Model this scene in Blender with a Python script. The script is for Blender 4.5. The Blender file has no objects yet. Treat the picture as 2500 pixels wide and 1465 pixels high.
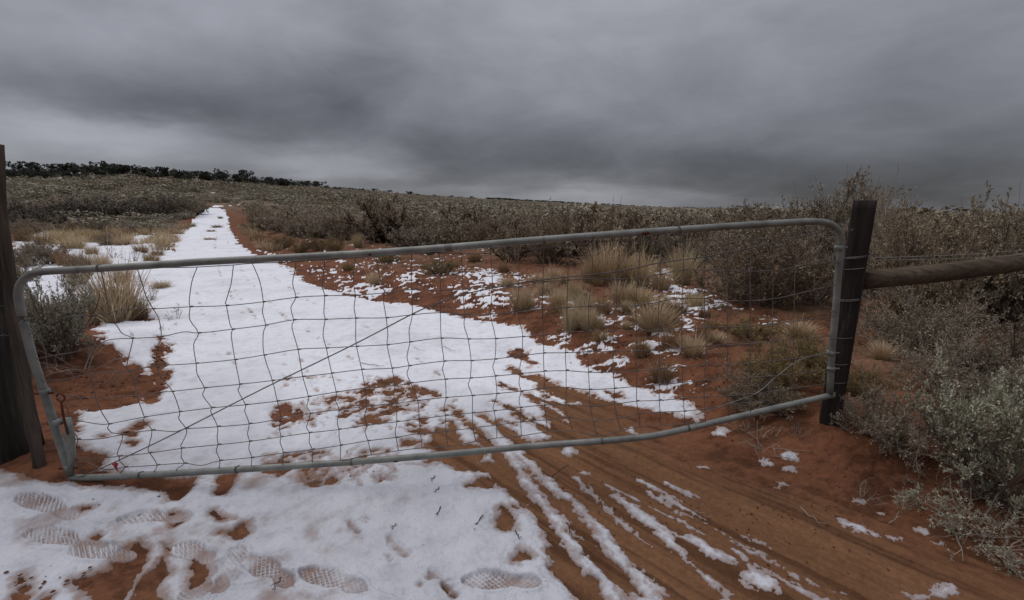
import bpy, math, random
import numpy as np
R = math.radians
SC = bpy.context.scene
COL = SC.collection
rng = np.random.default_rng(7)

# ------------------------------------------------------------------ camera, sky, sun, exposure
CAM_Z = 1.55
FPX = 1050.0                       # focal length in pixels of a 2500 px wide picture
PITCH = math.atan(217.0 / FPX)
cam_d = bpy.data.cameras.new('camera')
cam = bpy.data.objects.new('camera', cam_d)
COL.objects.link(cam)
cam.location = (0, 0, CAM_Z)
cam.rotation_euler = (R(90) - PITCH, 0, 0)
cam_d.sensor_fit = 'HORIZONTAL'
cam_d.sensor_width = 36.0
cam_d.lens = 36.0 * FPX / 2500.0
cam_d.clip_start = 0.05
cam_d.clip_end = 30000
SC.camera = cam

SUN_EL, SUN_AZ = 62.0, -60.0       # azimuth in degrees from +Y towards +X
SKY_STRENGTH = 0.1
SUN_STRENGTH = 0.9
world = bpy.data.worlds.new('World')
SC.world = world
world.use_nodes = True


def build_world():
    nt = world.node_tree
    nt.nodes.clear()
    N, L = nt.nodes.new, nt.links.new

    def m(op, a, b=None, clamp=False):
        n = N('ShaderNodeMath')
        n.operation = op
        n.use_clamp = clamp
        for i, v in enumerate((a, b)):
            if v is None:
                continue
            if isinstance(v, (int, float)):
                n.inputs[i].default_value = v
            else:
                L(v, n.inputs[i])
        return n.outputs[0]
    tc = N('ShaderNodeTexCoord')
    sep = N('ShaderNodeSeparateXYZ')
    L(tc.outputs['Generated'], sep.inputs[0])
    x, y, z = sep.outputs
    zc = m('MAXIMUM', z, 0.0)
    az = m('ARCTAN2', x, y)
    el = m('ARCSINE', z)
    # cloud layer seen in perspective: a plane overhead
    den = m('ADD', zc, 0.20)
    comb = N('ShaderNodeCombineXYZ')
    L(m('DIVIDE', x, den), comb.inputs[0])
    L(m('DIVIDE', y, den), comb.inputs[1])

    def noise(scale, detail, rough, dist=0.0, off=(0, 0, 0), sc=(1, 1, 1)):
        mp = N('ShaderNodeMapping')
        mp.inputs['Location'].default_value = off
        mp.inputs['Scale'].default_value = sc
        L(comb.outputs[0], mp.inputs['Vector'])
        n = N('ShaderNodeTexNoise')
        n.inputs['Scale'].default_value = scale
        n.inputs['Detail'].default_value = detail
        n.inputs['Roughness'].default_value = rough
        n.inputs['Distortion'].default_value = dist
        L(mp.outputs[0], n.inputs['Vector'])
        return n.outputs[0]
    n1 = noise(0.8, 5, 0.5, 0.3, (3, 7, 0))
    mp2 = N('ShaderNodeMapping')
    mp2.inputs['Location'].default_value = (2.3, 0.4, 1.1)
    mp2.inputs['Scale'].default_value = (1.0, 1.0, 2.3)
    L(tc.outputs['Generated'], mp2.inputs['Vector'])
    nn = N('ShaderNodeTexNoise')
    nn.inputs['Scale'].default_value = 4.2
    nn.inputs['Detail'].default_value = 7
    nn.inputs['Roughness'].default_value = 0.56
    nn.inputs['Distortion'].default_value = 0.35
    L(mp2.outputs[0], nn.inputs['Vector'])
    n2 = nn.outputs[0]
    w1 = noise(1.6, 5, 0.55, 0.0, (21, 5, 0))
    w2 = noise(1.6, 5, 0.55, 0.0, (1, 35, 0))
    azw = m('ADD', az, m('MULTIPLY', m('SUBTRACT', w1, 0.5), 0.20))
    elw = m('ADD', el, m('MULTIPLY', m('SUBTRACT', w2, 0.5), 0.085))
    # (u, v) of the photograph's cloud masses as directions; su, sv half sizes in degrees; strength
    lobes = [
        (60, 60, 14, 6, 0.025), (420, 40, 10, 5, 0.030), (700, 60, 7, 4, 0.02),
        (120, 228, 13, 3.0, -0.055), (420, 275, 8, 2.4, -0.045), (700, 225, 11, 5, -0.050), (900, 100, 6, 8, -0.035),
        (230, 322, 9, 2.2, 0.120), (430, 318, 4, 1.2, 0.05), (60, 350, 8, 4, 0.035), (820, 395, 8, 1.4, 0.075), (640, 395, 6, 1.6, 0.03), (500, 345, 4, 2.0, -0.02), (880, 430, 7, 0.9, 0.05),
        (1320, 350, 15, 4.6, -0.056), (1060, 405, 6, 2.8, -0.055), (1750, 400, 16, 3.2, -0.045),
        (1400, 476, 9, 1.5, 0.085), (1650, 494, 7, 0.9, 0.035), (1130, 470, 6, 1.0, 0.03), (2000, 480, 12, 2.0, -0.03),
        (1450, 110, 16, 6, 0.030), (2350, 440, 14, 3.5, -0.030), (2250, 250, 18, 6, -0.015), (2100, 425, 20, 4, -0.022),
        (780, 435, 10, 0.8, -0.03),
    ]
    acc = None
    for (u, v, su, sv, amp) in lobes:
        dx, dy = (u - 1250) / FPX, (732.5 - v) / FPX
        Y = math.cos(PITCH) + dy * math.sin(PITCH)
        Z = -math.sin(PITCH) + dy * math.cos(PITCH)
        a0 = math.atan2(dx, Y)
        e0 = math.atan2(Z, math.hypot(dx, Y))
        p = m('DIVIDE', m('SUBTRACT', azw, a0), R(su))
        q = m('DIVIDE', m('SUBTRACT', elw, e0), R(sv))
        s = m('ADD', m('MULTIPLY', p, p), m('MULTIPLY', q, q))
        g = m('MULTIPLY', m('EXPONENT', m('MULTIPLY', s, -1.0)), amp * 1.15)
        acc = g if acc is None else m('ADD', acc, g)
    # overcast sky: about three times brighter overhead than at the horizon
    base = m('ADD', 0.140, m('MULTIPLY', m('POWER', zc, 1.5), 0.47))
    var = m('ADD', m('MULTIPLY', m('SUBTRACT', n1, 0.5), 0.32), m('MULTIPLY', m('SUBTRACT', n2, 0.5), 0.85))
    lum = m('MULTIPLY', base, m('ADD', 1.0, var))
    lum = m('MAXIMUM', m('ADD', lum, acc), 0.05)
    lum = m('DIVIDE', lum, SKY_STRENGTH)
    ccol = N('ShaderNodeCombineColor')
    L(m('MULTIPLY', lum, 0.95), ccol.inputs[0])
    L(m('MULTIPLY', lum, 0.965), ccol.inputs[1])
    L(m('MULTIPLY', lum, 1.085), ccol.inputs[2])
    sky = N('ShaderNodeTexSky')
    sky.sky_type = 'NISHITA'
    sky.sun_disc = False
    sky.sun_elevation = R(SUN_EL)
    sky.sun_rotation = R(SUN_AZ)
    mix = N('ShaderNodeMix')
    mix.data_type = 'RGBA'
    mix.inputs[0].default_value = 0.96
    L(sky.outputs[0], mix.inputs[6])
    L(ccol.outputs[0], mix.inputs[7])
    bg = N('ShaderNodeBackground')
    bg.inputs[1].default_value = SKY_STRENGTH
    L(mix.outputs[2], bg.inputs[0])
    out = N('ShaderNodeOutputWorld')
    L(bg.outputs[0], out.inputs[0])


build_world()
sun_d = bpy.data.lights.new('sun', 'SUN')
sun_d.energy = SUN_STRENGTH
sun_d.angle = R(50)
sun_d.color = (1.0, 0.97, 0.93)
sun = bpy.data.objects.new('sun', sun_d)
COL.objects.link(sun)
sun.rotation_euler = (R(90 - SUN_EL), 0, R(180 - SUN_AZ))
SC.view_settings.view_transform = 'Standard'
SC.view_settings.look = 'None'
SC.view_settings.gamma = 1.0
SC.view_settings.exposure = 0.36
SC.view_settings.use_curve_mapping = False

# ------------------------------------------------------------------ helpers


def tag(o, label=None, cat=None, group=None, kind=None):
    if label:
        o['label'] = label
    if cat:
        o['category'] = cat
    if group:
        o['group'] = group
    if kind:
        o['kind'] = kind
    return o


def mesh(name, V, F, mats=(), smooth=False, attrs=None):
    """V (n,3); F a list of arrays, each (m,k) with its own k."""
    me = bpy.data.meshes.new(name)
    V = np.ascontiguousarray(V, dtype=np.float32)
    F = [np.asarray(f, dtype=np.int32) for f in (F if isinstance(F, list) else [F]) if len(f)]
    loops = np.concatenate([f.ravel() for f in F])
    tot = np.concatenate([np.full(len(f), f.shape[1], np.int32) for f in F])
    start = np.concatenate([[0], np.cumsum(tot)[:-1]]).astype(np.int32)
    me.vertices.add(len(V))
    me.vertices.foreach_set('co', V.ravel())
    me.loops.add(len(loops))
    me.loops.foreach_set('vertex_index', loops)
    me.polygons.add(len(tot))
    me.polygons.foreach_set('loop_start', start)
    if smooth:
        me.polygons.foreach_set('use_smooth', np.ones(len(tot), bool))
    for k, a in (attrs or {}).items():
        at = me.attributes.new(k, 'FLOAT', 'POINT')
        at.data.foreach_set('value', np.ascontiguousarray(a, dtype=np.float32))
    for mt in (mats if isinstance(mats, (list, tuple)) else [mats]):
        me.materials.append(mt)
    me.update(calc_edges=True)
    return me


def link(name, me, parent=None):
    o = bpy.data.objects.new(name, me)
    COL.objects.link(o)
    if parent is not None:
        o.parent = parent
    return o


class MB:
    """Collects pieces of geometry."""

    def __init__(self):
        self.V, self.T, self.Q, self.n, self.A = [], [], [], 0, []

    def add(self, V, T=None, Q=None, a=None):
        V = np.asarray(V, float)
        if T is not None and len(T):
            self.T.append(np.asarray(T) + self.n)
        if Q is not None and len(Q):
            self.Q.append(np.asarray(Q) + self.n)
        self.V.append(V)
        self.A.append(np.zeros(len(V)) if a is None else np.broadcast_to(np.asarray(a, float), (len(V),)))
        self.n += len(V)

    def tube(self, P, r, k=6, a=0.0, cap=True, ell=1.0):
        P = np.asarray(P, float)
        n = len(P)
        r = np.broadcast_to(np.asarray(r, float), (n,))
        T = np.gradient(P, axis=0)
        T /= np.linalg.norm(T, axis=1)[:, None] + 1e-12
        ref = np.array([0, 0, 1.0]) if abs(T[:, 2]).mean() < 0.8 else np.array([1.0, 0, 0])
        B = np.cross(T, ref)
        B /= np.linalg.norm(B, axis=1)[:, None] + 1e-12
        C = np.cross(B, T)
        th = np.arange(k) * 2 * np.pi / k + 0.3
        V = (P[:, None, :] + r[:, None, None] * (np.cos(th)[None, :, None] * B[:, None, :] + ell * np.sin(th)[None, :, None] * C[:, None, :]))
        i = np.arange(n - 1)[:, None] * k
        j = np.arange(k)[None, :]
        j2 = (j + 1) % k
        Q = np.stack([i + j, i + j2, i + k + j2, i + k + j], -1).reshape(-1, 4)
        Vf = V.reshape(-1, 3)
        Tt = None
        if cap:
            Vf = np.vstack([Vf, P[:1], P[-1:]])
            c0, c1 = n * k, n * k + 1
            jj = np.arange(k)
            jn = (jj + 1) % k
            Tt = np.vstack([np.stack([np.full(k, c0), jn, jj], -1), np.stack([np.full(k, c1), (n - 1) * k + jj, (n - 1) * k + jn], -1)])
        self.add(Vf, Tt, Q, a)

    def me(self, name, mats, smooth=False, attr='tint'):
        V = np.vstack(self.V)
        F = []
        if self.Q:
            F.append(np.vstack(self.Q))
        if self.T:
            F.append(np.vstack(self.T))
        return mesh(name, V, F, mats, smooth, {attr: np.concatenate(self.A)})


def sstep(a, b, x):
    t = np.clip((x - a) / (b - a), 0, 1)
    return t * t * (3 - 2 * t)


def _hash(ix, iy, seed):
    h = (ix.astype(np.int64) * 374761393 + iy.astype(np.int64) * 668265263 + seed * 974634777) & 0xFFFFFFFF
    h = ((h ^ (h >> 13)) * 1274126177) & 0xFFFFFFFF
    h = h ^ (h >> 16)
    return (h & 0xFFFFFF) / float(0xFFFFFF)


def vnoise(x, y, seed=0):
    x0, y0 = np.floor(x), np.floor(y)
    fx, fy = x - x0, y - y0
    fx = fx * fx * fx * (fx * (fx * 6 - 15) + 10)
    fy = fy * fy * fy * (fy * (fy * 6 - 15) + 10)
    a = _hash(x0, y0, seed)
    b = _hash(x0 + 1, y0, seed)
    c = _hash(x0, y0 + 1, seed)
    d = _hash(x0 + 1, y0 + 1, seed)
    return (a + (b - a) * fx) * (1 - fy) + (c + (d - c) * fx) * fy - 0.5


def fbm(x, y, seed=0, octv=4, gain=0.5):
    x, y = np.asarray(x, float), np.asarray(y, float)
    s, amp = 0, 1.0
    for i in range(octv):
        ca, sa = math.cos(0.6 + i), math.sin(0.6 + i)
        s = s + amp * vnoise((x * ca - y * sa) * 2 ** i + 17.3 * i, (x * sa + y * ca) * 2 ** i + 9.1 * i, seed + i)
        amp *= gain
    return s


# ------------------------------------------------------------------ materials
def mat(name, rough=0.9, spec=0.2):
    m = bpy.data.materials.new(name)
    m.use_nodes = True
    b = m.node_tree.nodes['Principled BSDF']
    b.inputs['Roughness'].default_value = rough
    b.inputs['Specular IOR Level'].default_value = spec
    return m, m.node_tree, b


def node(nt, typ, **kw):
    n = nt.nodes.new(typ)
    for k, v in kw.items():
        if k.startswith('i_'):
            key = k[2:]
            n.inputs[int(key) if key.isdigit() else key.replace('_', ' ')].default_value = v
        else:
            setattr(n, k, v)
    return n


def nz(nt, scale, detail=4, rough=0.55, sc=None, obj=True, dist=0.0):
    tc = node(nt, 'ShaderNodeTexCoord')
    mp = node(nt, 'ShaderNodeMapping')
    if sc:
        mp.inputs['Scale'].default_value = sc
    nt.links.new(tc.outputs['Object'], mp.inputs['Vector'])
    n = node(nt, 'ShaderNodeTexNoise')
    n.inputs['Scale'].default_value = scale
    n.inputs['Detail'].default_value = detail
    n.inputs['Roughness'].default_value = rough
    n.inputs['Distortion'].default_value = dist
    nt.links.new(mp.outputs[0], n.inputs['Vector'])
    return n.outputs[0], mp


def ramp(nt, src, stops):
    r = node(nt, 'ShaderNodeValToRGB')
    el = r.color_ramp.elements
    while len(el) < len(stops):
        el.new(0.5)
    for e, (p, c) in zip(el, stops):
        e.position = p
        e.color = tuple(c) + (1,)
    nt.links.new(src, r.inputs[0])
    return r.outputs[0]


def mixc(nt, fac, a, b, mode='MIX'):
    n = node(nt, 'ShaderNodeMix', data_type='RGBA', blend_type=mode)
    for i, v in ((0, fac), (6, a), (7, b)):
        if isinstance(v, (int, float)):
            n.inputs[i].default_value = v
        elif isinstance(v, tuple):
            n.inputs[i].default_value = v + (1,)
        else:
            nt.links.new(v, n.inputs[i])
    return n.outputs[2]


def attr(nt, name):
    return node(nt, 'ShaderNodeAttribute', attribute_name=name).outputs['Fac']


def bump(nt, b, src, strength, dist):
    n = node(nt, 'ShaderNodeBump')
    n.inputs['Strength'].default_value = strength
    n.inputs['Distance'].default_value = dist
    nt.links.new(src, n.inputs['Height'])
    nt.links.new(n.outputs[0], b.inputs['Normal'])


def mat_soil():
    m, nt, b = mat('red_soil', 0.95, 0.15)
    n1, _ = nz(nt, 2.2, 6, 0.6)
    n2, _ = nz(nt, 38, 4, 0.65)
    red = ramp(nt, n1, [(0.3, (0.120, 0.049, 0.026)), (0.55, (0.175, 0.071, 0.037)), (0.75, (0.21, 0.090, 0.048))])
    trk = ramp(nt, n1, [(0.3, (0.160, 0.076, 0.038)), (0.7, (0.205, 0.102, 0.053))])
    lit = ramp(nt, n1, [(0.3, (0.155, 0.128, 0.086)), (0.7, (0.225, 0.182, 0.122))])
    c = mixc(nt, attr(nt, 'track'), red, trk)
    c = mixc(nt, attr(nt, 'litter'), c, lit)
    g = ramp(nt, n2, [(0.25, (0.72, 0.72, 0.72)), (0.7, (1.12, 1.12, 1.12))])
    c = mixc(nt, 1.0, c, g, 'MULTIPLY')
    st = ramp(nt, attr(nt, 'streak'), [(0.2, (0.62, 0.60, 0.58)), (0.5, (1, 1, 1)), (0.85, (1.18, 1.18, 1.16))])  # tone streaks on the track, painted clod shadows on the bank
    c = mixc(nt, 1.0, c, st, 'MULTIPLY')
    nt.links.new(c, b.inputs['Base Color'])
    n3, _ = nz(nt, 70, 5, 0.7)
    bump(nt, b, n3, 0.6, 0.025)
    return m


def mat_snow():
    m, nt, b = mat('snow', 0.75, 0.3)
    n1, _ = nz(nt, 3.0, 5, 0.6)
    n2, _ = nz(nt, 55, 4, 0.6)
    n5, _ = nz(nt, 0.9, 6, 0.68)
    n6, _ = nz(nt, 9, 5, 0.7)
    c = ramp(nt, n5, [(0.32, (0.66, 0.67, 0.705)), (0.5, (0.80, 0.81, 0.85)), (0.7, (0.85, 0.86, 0.90))])
    c = mixc(nt, 1.0, c, ramp(nt, n6, [(0.30, (0.80, 0.80, 0.81)), (0.5, (1.0, 1.0, 1.0))]), 'MULTIPLY')
    n7, _ = nz(nt, 120, 2, 0.5)
    grit = ramp(nt, n7, [(0.66, (0, 0, 0)), (0.72, (0.55, 0.55, 0.55))])
    c = mixc(nt, grit, c, (0.34, 0.25, 0.20))
    # thin wet snow lets the soil through
    soil = ramp(nt, n2, [(0.3, (0.20, 0.09, 0.055)), (0.7, (0.42, 0.27, 0.20))])
    d = attr(nt, 'dirt')
    mth = node(nt, 'ShaderNodeMath', operation='MULTIPLY_ADD')
    nt.links.new(n2, mth.inputs[0])
    mth.inputs[1].default_value = 0.9
    mth.inputs[2].default_value = -0.45
    ad = node(nt, 'ShaderNodeMath', operation='ADD', use_clamp=True)
    nt.links.new(mth.outputs[0], ad.inputs[0])
    nt.links.new(d, ad.inputs[1])
    mu = node(nt, 'ShaderNodeMath', operation='MULTIPLY', use_clamp=True)
    nt.links.new(ad.outputs[0], mu.inputs[0])
    sm = node(nt, 'ShaderNodeMath', operation='MULTIPLY', use_clamp=True)
    nt.links.new(d, sm.inputs[0])
    sm.inputs[1].default_value = 3.0
    nt.links.new(sm.outputs[0], mu.inputs[1])
    c = mixc(nt, mu.outputs[0], c, soil)
    sl = ramp(nt, n1, [(0.25, (0.60, 0.60, 0.61)), (0.75, (0.80, 0.80, 0.81))])
    c = mixc(nt, attr(nt, 'slush'), c, mixc(nt, 1.0, c, sl, 'MULTIPLY'))
    nt.links.new(c, b.inputs['Base Color'])
    n3, _ = nz(nt, 30, 6, 0.65)
    bump(nt, b, n3, 0.55, 0.025)
    return m


def mat_plant(name, c0, c1, rough=0.85, vary=0.25, transl=0.0):
    m, nt, b = mat(name, rough, 0.15)
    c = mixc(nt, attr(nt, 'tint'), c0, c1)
    oi = node(nt, 'ShaderNodeObjectInfo')
    v = node(nt, 'ShaderNodeMapRange')
    nt.links.new(oi.outputs['Random'], v.inputs[0])
    v.inputs[3].default_value = 1 - vary
    v.inputs[4].default_value = 1 + vary
    hs = node(nt, 'ShaderNodeHueSaturation')
    nt.links.new(c, hs.inputs['Color'])
    nt.links.new(v.outputs[0], hs.inputs['Value'])
    v2 = node(nt, 'ShaderNodeMapRange')
    mul = node(nt, 'ShaderNodeMath', operation='MULTIPLY')
    mul.inputs[1].default_value = 7.31
    fr = node(nt, 'ShaderNodeMath', operation='FRACT')
    nt.links.new(oi.outputs['Random'], mul.inputs[0])
    nt.links.new(mul.outputs[0], fr.inputs[0])
    nt.links.new(fr.outputs[0], v2.inputs[0])
    v2.inputs[3].default_value = 0.485
    v2.inputs[4].default_value = 0.504
    nt.links.new(v2.outputs[0], hs.inputs['Hue'])
    nt.links.new(hs.outputs[0], b.inputs['Base Color'])
    return m


def mat_galv():
    m, nt, b = mat('galvanised_steel', 0.55, 0.4)
    b.inputs['Metallic'].default_value = 0.35
    n1, _ = nz(nt, 9, 5, 0.6)
    n2, _ = nz(nt, 45, 4, 0.7)
    c = ramp(nt, n1, [(0.28, (0.130, 0.131, 0.118)), (0.45, (0.190, 0.195, 0.176)), (0.72, (0.275, 0.282, 0.256))])
    f = ramp(nt, n2, [(0.58, (0, 0, 0)), (0.74, (1, 1, 1))])
    c = mixc(nt, f, c, (0.13, 0.105, 0.085))
    nt.links.new(c, b.inputs['Base Color'])
    bump(nt, b, n2, 0.15, 0.002)
    return m


def mat_wire():
    m, nt, b = mat('rusty_wire', 0.7, 0.3)
    n1, _ = nz(nt, 14, 3)
    c = ramp(nt, n1, [(0.35, (0.095, 0.082, 0.078)), (0.65, (0.17, 0.138, 0.125))])
    nt.links.new(c, b.inputs['Base Color'])
    return m


def mat_wood(name, c0, c1, c2, sc=(14, 14, 0.9), bstr=0.6):
    m, nt, b = mat(name, 0.9, 0.15)
    n1, _ = nz(nt, 2.2, 6, 0.65, sc=sc, dist=0.4)
    n2, _ = nz(nt, 1.7, 4, 0.5)
    c = ramp(nt, n1, [(0.3, c0), (0.55, c1), (0.75, c2)])
    g = ramp(nt, n2, [(0.3, (0.75,) * 3), (0.7, (1.2,) * 3)])
    c = mixc(nt, 1.0, c, g, 'MULTIPLY')
    nt.links.new(c, b.inputs['Base Color'])
    bump(nt, b, n1, bstr, 0.01)
    return m


M_SOIL, M_SNOW = mat_soil(), mat_snow()
M_GALV, M_WIRE = mat_galv(), mat_wire()
M_OLDWIRE = mat_wood('weathered_wire', (0.10, 0.09, 0.085), (0.17, 0.155, 0.145), (0.24, 0.22, 0.21), (3, 3, 3))
M_RUST = mat_wood('rust', (0.06, 0.02, 0.012), (0.10, 0.035, 0.02), (0.15, 0.05, 0.03), (3, 3, 3))
M_POST = mat_wood('dark_creosoted_wood', (0.012, 0.010, 0.009), (0.030, 0.024, 0.021), (0.080, 0.066, 0.056), bstr=1.0)
M_PALE = mat_wood('weathered_wood', (0.030, 0.023, 0.018), (0.075, 0.058, 0.046), (0.135, 0.108, 0.088))
M_RAIL = mat_wood('brown_log', (0.042, 0.029, 0.020), (0.092, 0.066, 0.044), (0.15, 0.110, 0.076), (1, 14, 14))
M_STEM = mat_plant('sage_stem', (0.105, 0.080, 0.058), (0.25, 0.195, 0.145), vary=0.2)
M_DARKSTEM = mat_plant('dark_stem', (0.028, 0.021, 0.018), (0.07, 0.052, 0.042), vary=0.2)
M_PALESTEM = mat_plant('bleached_twig', (0.20, 0.160, 0.125), (0.36, 0.290, 0.230), vary=0.15)
M_LEAF = mat_plant('sage_leaf', (0.220, 0.188, 0.136), (0.41, 0.352, 0.258), vary=0.22)
M_LEAFG = mat_plant('green_sage_leaf', (0.235, 0.232, 0.168), (0.48, 0.465, 0.345), vary=0.08)
M_BROWNLEAF = mat_plant('brown_sage_leaf', (0.205, 0.165, 0.110), (0.385, 0.315, 0.212), vary=0.22)
M_FARLEAF = mat_plant('far_sage_leaf', (0.250, 0.228, 0.170), (0.365, 0.330, 0.250), vary=0.2)
M_FARBROWN = mat_plant('far_brown_leaf', (0.225, 0.192, 0.138), (0.335, 0.288, 0.208), vary=0.2)
M_DARKLEAF = mat_plant('dark_sage_leaf', (0.13, 0.115, 0.092), (0.26, 0.23, 0.185), vary=0.2)
M_YELLOW = mat_plant('rabbitbrush_leaf', (0.155, 0.118, 0.052), (0.31, 0.24, 0.105), vary=0.2)
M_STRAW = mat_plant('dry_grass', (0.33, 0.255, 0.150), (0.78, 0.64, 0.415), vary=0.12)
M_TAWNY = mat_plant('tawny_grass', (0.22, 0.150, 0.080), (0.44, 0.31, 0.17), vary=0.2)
M_JUNI = mat_plant('juniper_leaf', (0.040, 0.045, 0.034), (0.095, 0.102, 0.075), vary=0.25)
M_BARK = mat_plant('juniper_bark', (0.05, 0.035, 0.028), (0.11, 0.08, 0.06))

# ------------------------------------------------------------------ terrain
RIGHT_EDGE = np.array([(4.6, -0.9), (2.25, 1.6), (1.25, 2.6), (0.25, 4.3), (-1.1, 6.2), (-3.0, 7.9), (-7.0, 13), (-14, 24), (-23, 37), (-37.5, 60), (-60, 95)])
LEFT_EDGE = np.array([(-2.6, -2.0), (-3.1, 2.2), (-5.4, 5.8), (-10.5, 13), (-18.5, 25), (-28.0, 38), (-41.5, 60), (-64, 95)])


def side(P, x, y):
    """Signed distance to a polyline that runs away from the camera; positive to its right."""
    best = np.full(np.shape(x), 1e9)
    sgn = np.ones(np.shape(x))
    for i in range(len(P) - 1):
        a, b = P[i], P[i + 1]
        d = b - a
        t = ((x - a[0]) * d[0] + (y - a[1]) * d[1]) / (d @ d)
        t = np.clip(t, 0 if i else -50, 1 if i < len(P) - 2 else 50)
        ex, ey = x - a[0] - t * d[0], y - a[1] - t * d[1]
        dd = ex * ex + ey * ey
        s = np.sign(d[1] * ex - d[0] * ey)
        k = dd < best
        best = np.where(k, dd, best)
        sgn = np.where(k, s, sgn)
    return np.sqrt(best) * sgn


SKY_U = [-900, 0, 100, 300, 500, 600, 700, 850, 1000, 1150, 1300, 1450, 1600, 1900, 2100, 2500, 3400]
SKY_V = [432, 428, 424, 424, 436, 444, 454, 463, 474, 483, 491, 498, 505, 512, 515, 518, 520]
SKY_Y = [110, 122, 128, 135, 145, 155, 180, 230, 330, 460, 620, 850, 1300, 2300, 2800, 3000, 3000]
_cp, _sp = math.cos(PITCH), math.sin(PITCH)
SKY_A, SKY_E = [], []
for u, v in zip(SKY_U, SKY_V):
    dx, dy = (u - 1250) / FPX, (732.5 - v) / FPX
    Yd = _cp + dy * _sp
    SKY_A.append(dx / Yd)
    SKY_E.append((-_sp + dy * _cp) / Yd)


def terrain(x, y, fine=True):
    x, y = np.asarray(x, float), np.asarray(y, float)
    r = side(RIGHT_EDGE, x, y)
    l = -side(LEFT_EDGE, x, y)
    off = np.maximum(sstep(0, 0.8, r), sstep(0, 0.8, l))
    z = 0.25 * sstep(-0.1, 1.5, r) + 0.10 * sstep(0, 2.0, l)
    z = z + 0.30 * np.exp(-(((x + 4.75) / 0.95) ** 2 + ((y - 4.35) / 0.75) ** 2))
    z = z + 0.10 * np.exp(-(((x + 2.75) / 0.6) ** 2 + ((y - 2.35) / 0.5) ** 2))
    z = z + 0.10 * np.exp(-(((x - 2.12) / 0.55) ** 2 + ((y - 2.62) / 0.45) ** 2))
    yy = np.maximum(y, 0.5)
    a = np.clip(x / yy, -3, 3)
    Yc = np.interp(a, SKY_A, SKY_Y)
    Hc = CAM_Z + np.interp(a, SKY_A, SKY_E) * Yc
    t = (y - 38) / (Yc - 38)
    g = np.where(t < 1, np.sqrt(np.maximum(t, 0) ** 2 + 0.002) - 0.0447, 1.0)
    tt = np.clip(t - 1, 0, None)
    z = z + np.where(y > 20, Hc * np.clip(g, 0, 1.0), 0)
    z = z - np.where(t > 1, (y - Yc) * 0.02 * np.minimum(tt, 1), 0)
    if fine:
        d = np.clip(y, 1, 60)
        z = z + off * (0.05 * fbm(x * 0.8, y * 0.8, 3, 4) + 0.035 * fbm(x * 3.1, y * 3.1, 5, 3))
        z = z + (1 - off) * 0.018 * fbm(x * 0.9, y * 0.9, 9, 3)
        # vehicle ruts along the road
        c = 0.714 * x + 0.70 * y
        s = -0.70 * x + 0.714 * y
        z = z + (1 - off) * sstep(-1.5, 1.0, x) * 0.022 * fbm(c * 5.0, s * 0.22, 13, 4, 0.6)
        z = z + (1 - off) * sstep(-1.2, 0.8, x) * sstep(9, 5, y) * 0.007 * fbm(c * 21, s * 0.7, 17, 3, 0.6)
        z = z + 0.018 * fbm(x * 9, y * 9, 15, 4, 0.7) * (0.40 + 1.1 * off)
        z = z + np.where(y > 25, 0.5 * sstep(40, 120, y) * fbm(x * 0.06, y * 0.06, 19, 4), 0)
    return z


def ray(u, v):
    dx, dy = (u - 1250) / FPX, (732.5 - v) / FPX
    return np.array([dx, _cp + dy * _sp, -_sp + dy * _cp])


def ground_at(u, v):
    """Where the line of sight of a picture point meets the ground."""
    d = ray(u, v)
    t = np.exp(np.linspace(math.log(0.8), math.log(400), 900))
    gap = CAM_Z + d[2] * t - terrain(d[0] * t, d[1] * t, False)
    k = np.where(gap < 0)[0]
    if not len(k):
        return np.array([d[0] * 70, d[1] * 70]), 70.0
    k = max(k[0], 1)
    f = gap[k - 1] / (gap[k - 1] - gap[k])
    t = t[k - 1] + f * (t[k] - t[k - 1])
    return np.array([d[0] * t, d[1] * t]), t


def GP(pts):
    return np.array([ground_at(u, v)[0] for u, v in pts])


def depth_at(u, Y):
    """Point of the terrain in the column of pixel u at distance Y."""
    x = (u - 1250) / FPX * Y / 1.035
    return np.array([x, Y])


# ------------------------------------------------------------------ where the snow lies (outlines in plan)
OPS = []


def poly(sign, pts, noise=1.0):
    OPS.append((sign, 'poly', GP(pts), noise))


def line(sign, pts, w):
    """A strip along a line; w = width(s) in picture pixels at its points."""
    P, W = [], []
    w = [w] * len(pts) if isinstance(w, (int, float)) else w
    for (u, v), ww in zip(pts, w):
        p, t = ground_at(u, v)
        P.append(p)
        W.append(ww * t / FPX / 2 * (1.02 if sign > 0 else 1.0) + (0.004 if sign > 0 else 0))
    OPS.append((sign, 'line', np.array(P), np.array(W)))


def blob(sign, u, v, ru, rv):
    poly(sign, [(u + ru * math.cos(k) * (1 + 0.25 * math.sin(3 * k + u)), v + rv * math.sin(k) * (1 + 0.25 * math.cos(2 * k + v))) for k in np.arange(9) * 2 * math.pi / 9])


poly(1, [(503, 507), (548, 511), (556, 534), (561, 562), (583, 595), (628, 624), (690, 643), (718, 672), (760, 692), (850, 722), (930, 740), (1060, 752),
         (1160, 780), (1290, 802), (1320, 840), (1400, 850), (1425, 892), (1510, 917), (1560, 947), (1630, 962), (1690, 985), (1712, 1032), (1650, 1012),
         (1560, 990), (1460, 972), (1400, 950), (1335, 927), (1285, 912), (1350, 985), (1340, 1010), (1345, 1060), (1290, 1092), (1215, 1130), (1150, 1130),
         (900, 1150), (430, 1180), (215, 1150), (185, 1060), (190, 1000), (330, 985), (390, 940), (350, 900), (300, 870), (240, 830), (235, 790), (330, 785),
         (360, 760), (370, 700), (395, 650), (425, 612), (436, 575), (468, 540), (493, 516)])
poly(1, [(30, 680), (40, 600), (45, 572), (120, 568), (190, 592), (270, 592), (330, 575), (425, 578), (425, 650), (395, 700), (365, 760), (215, 760), (60, 720)])
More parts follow.
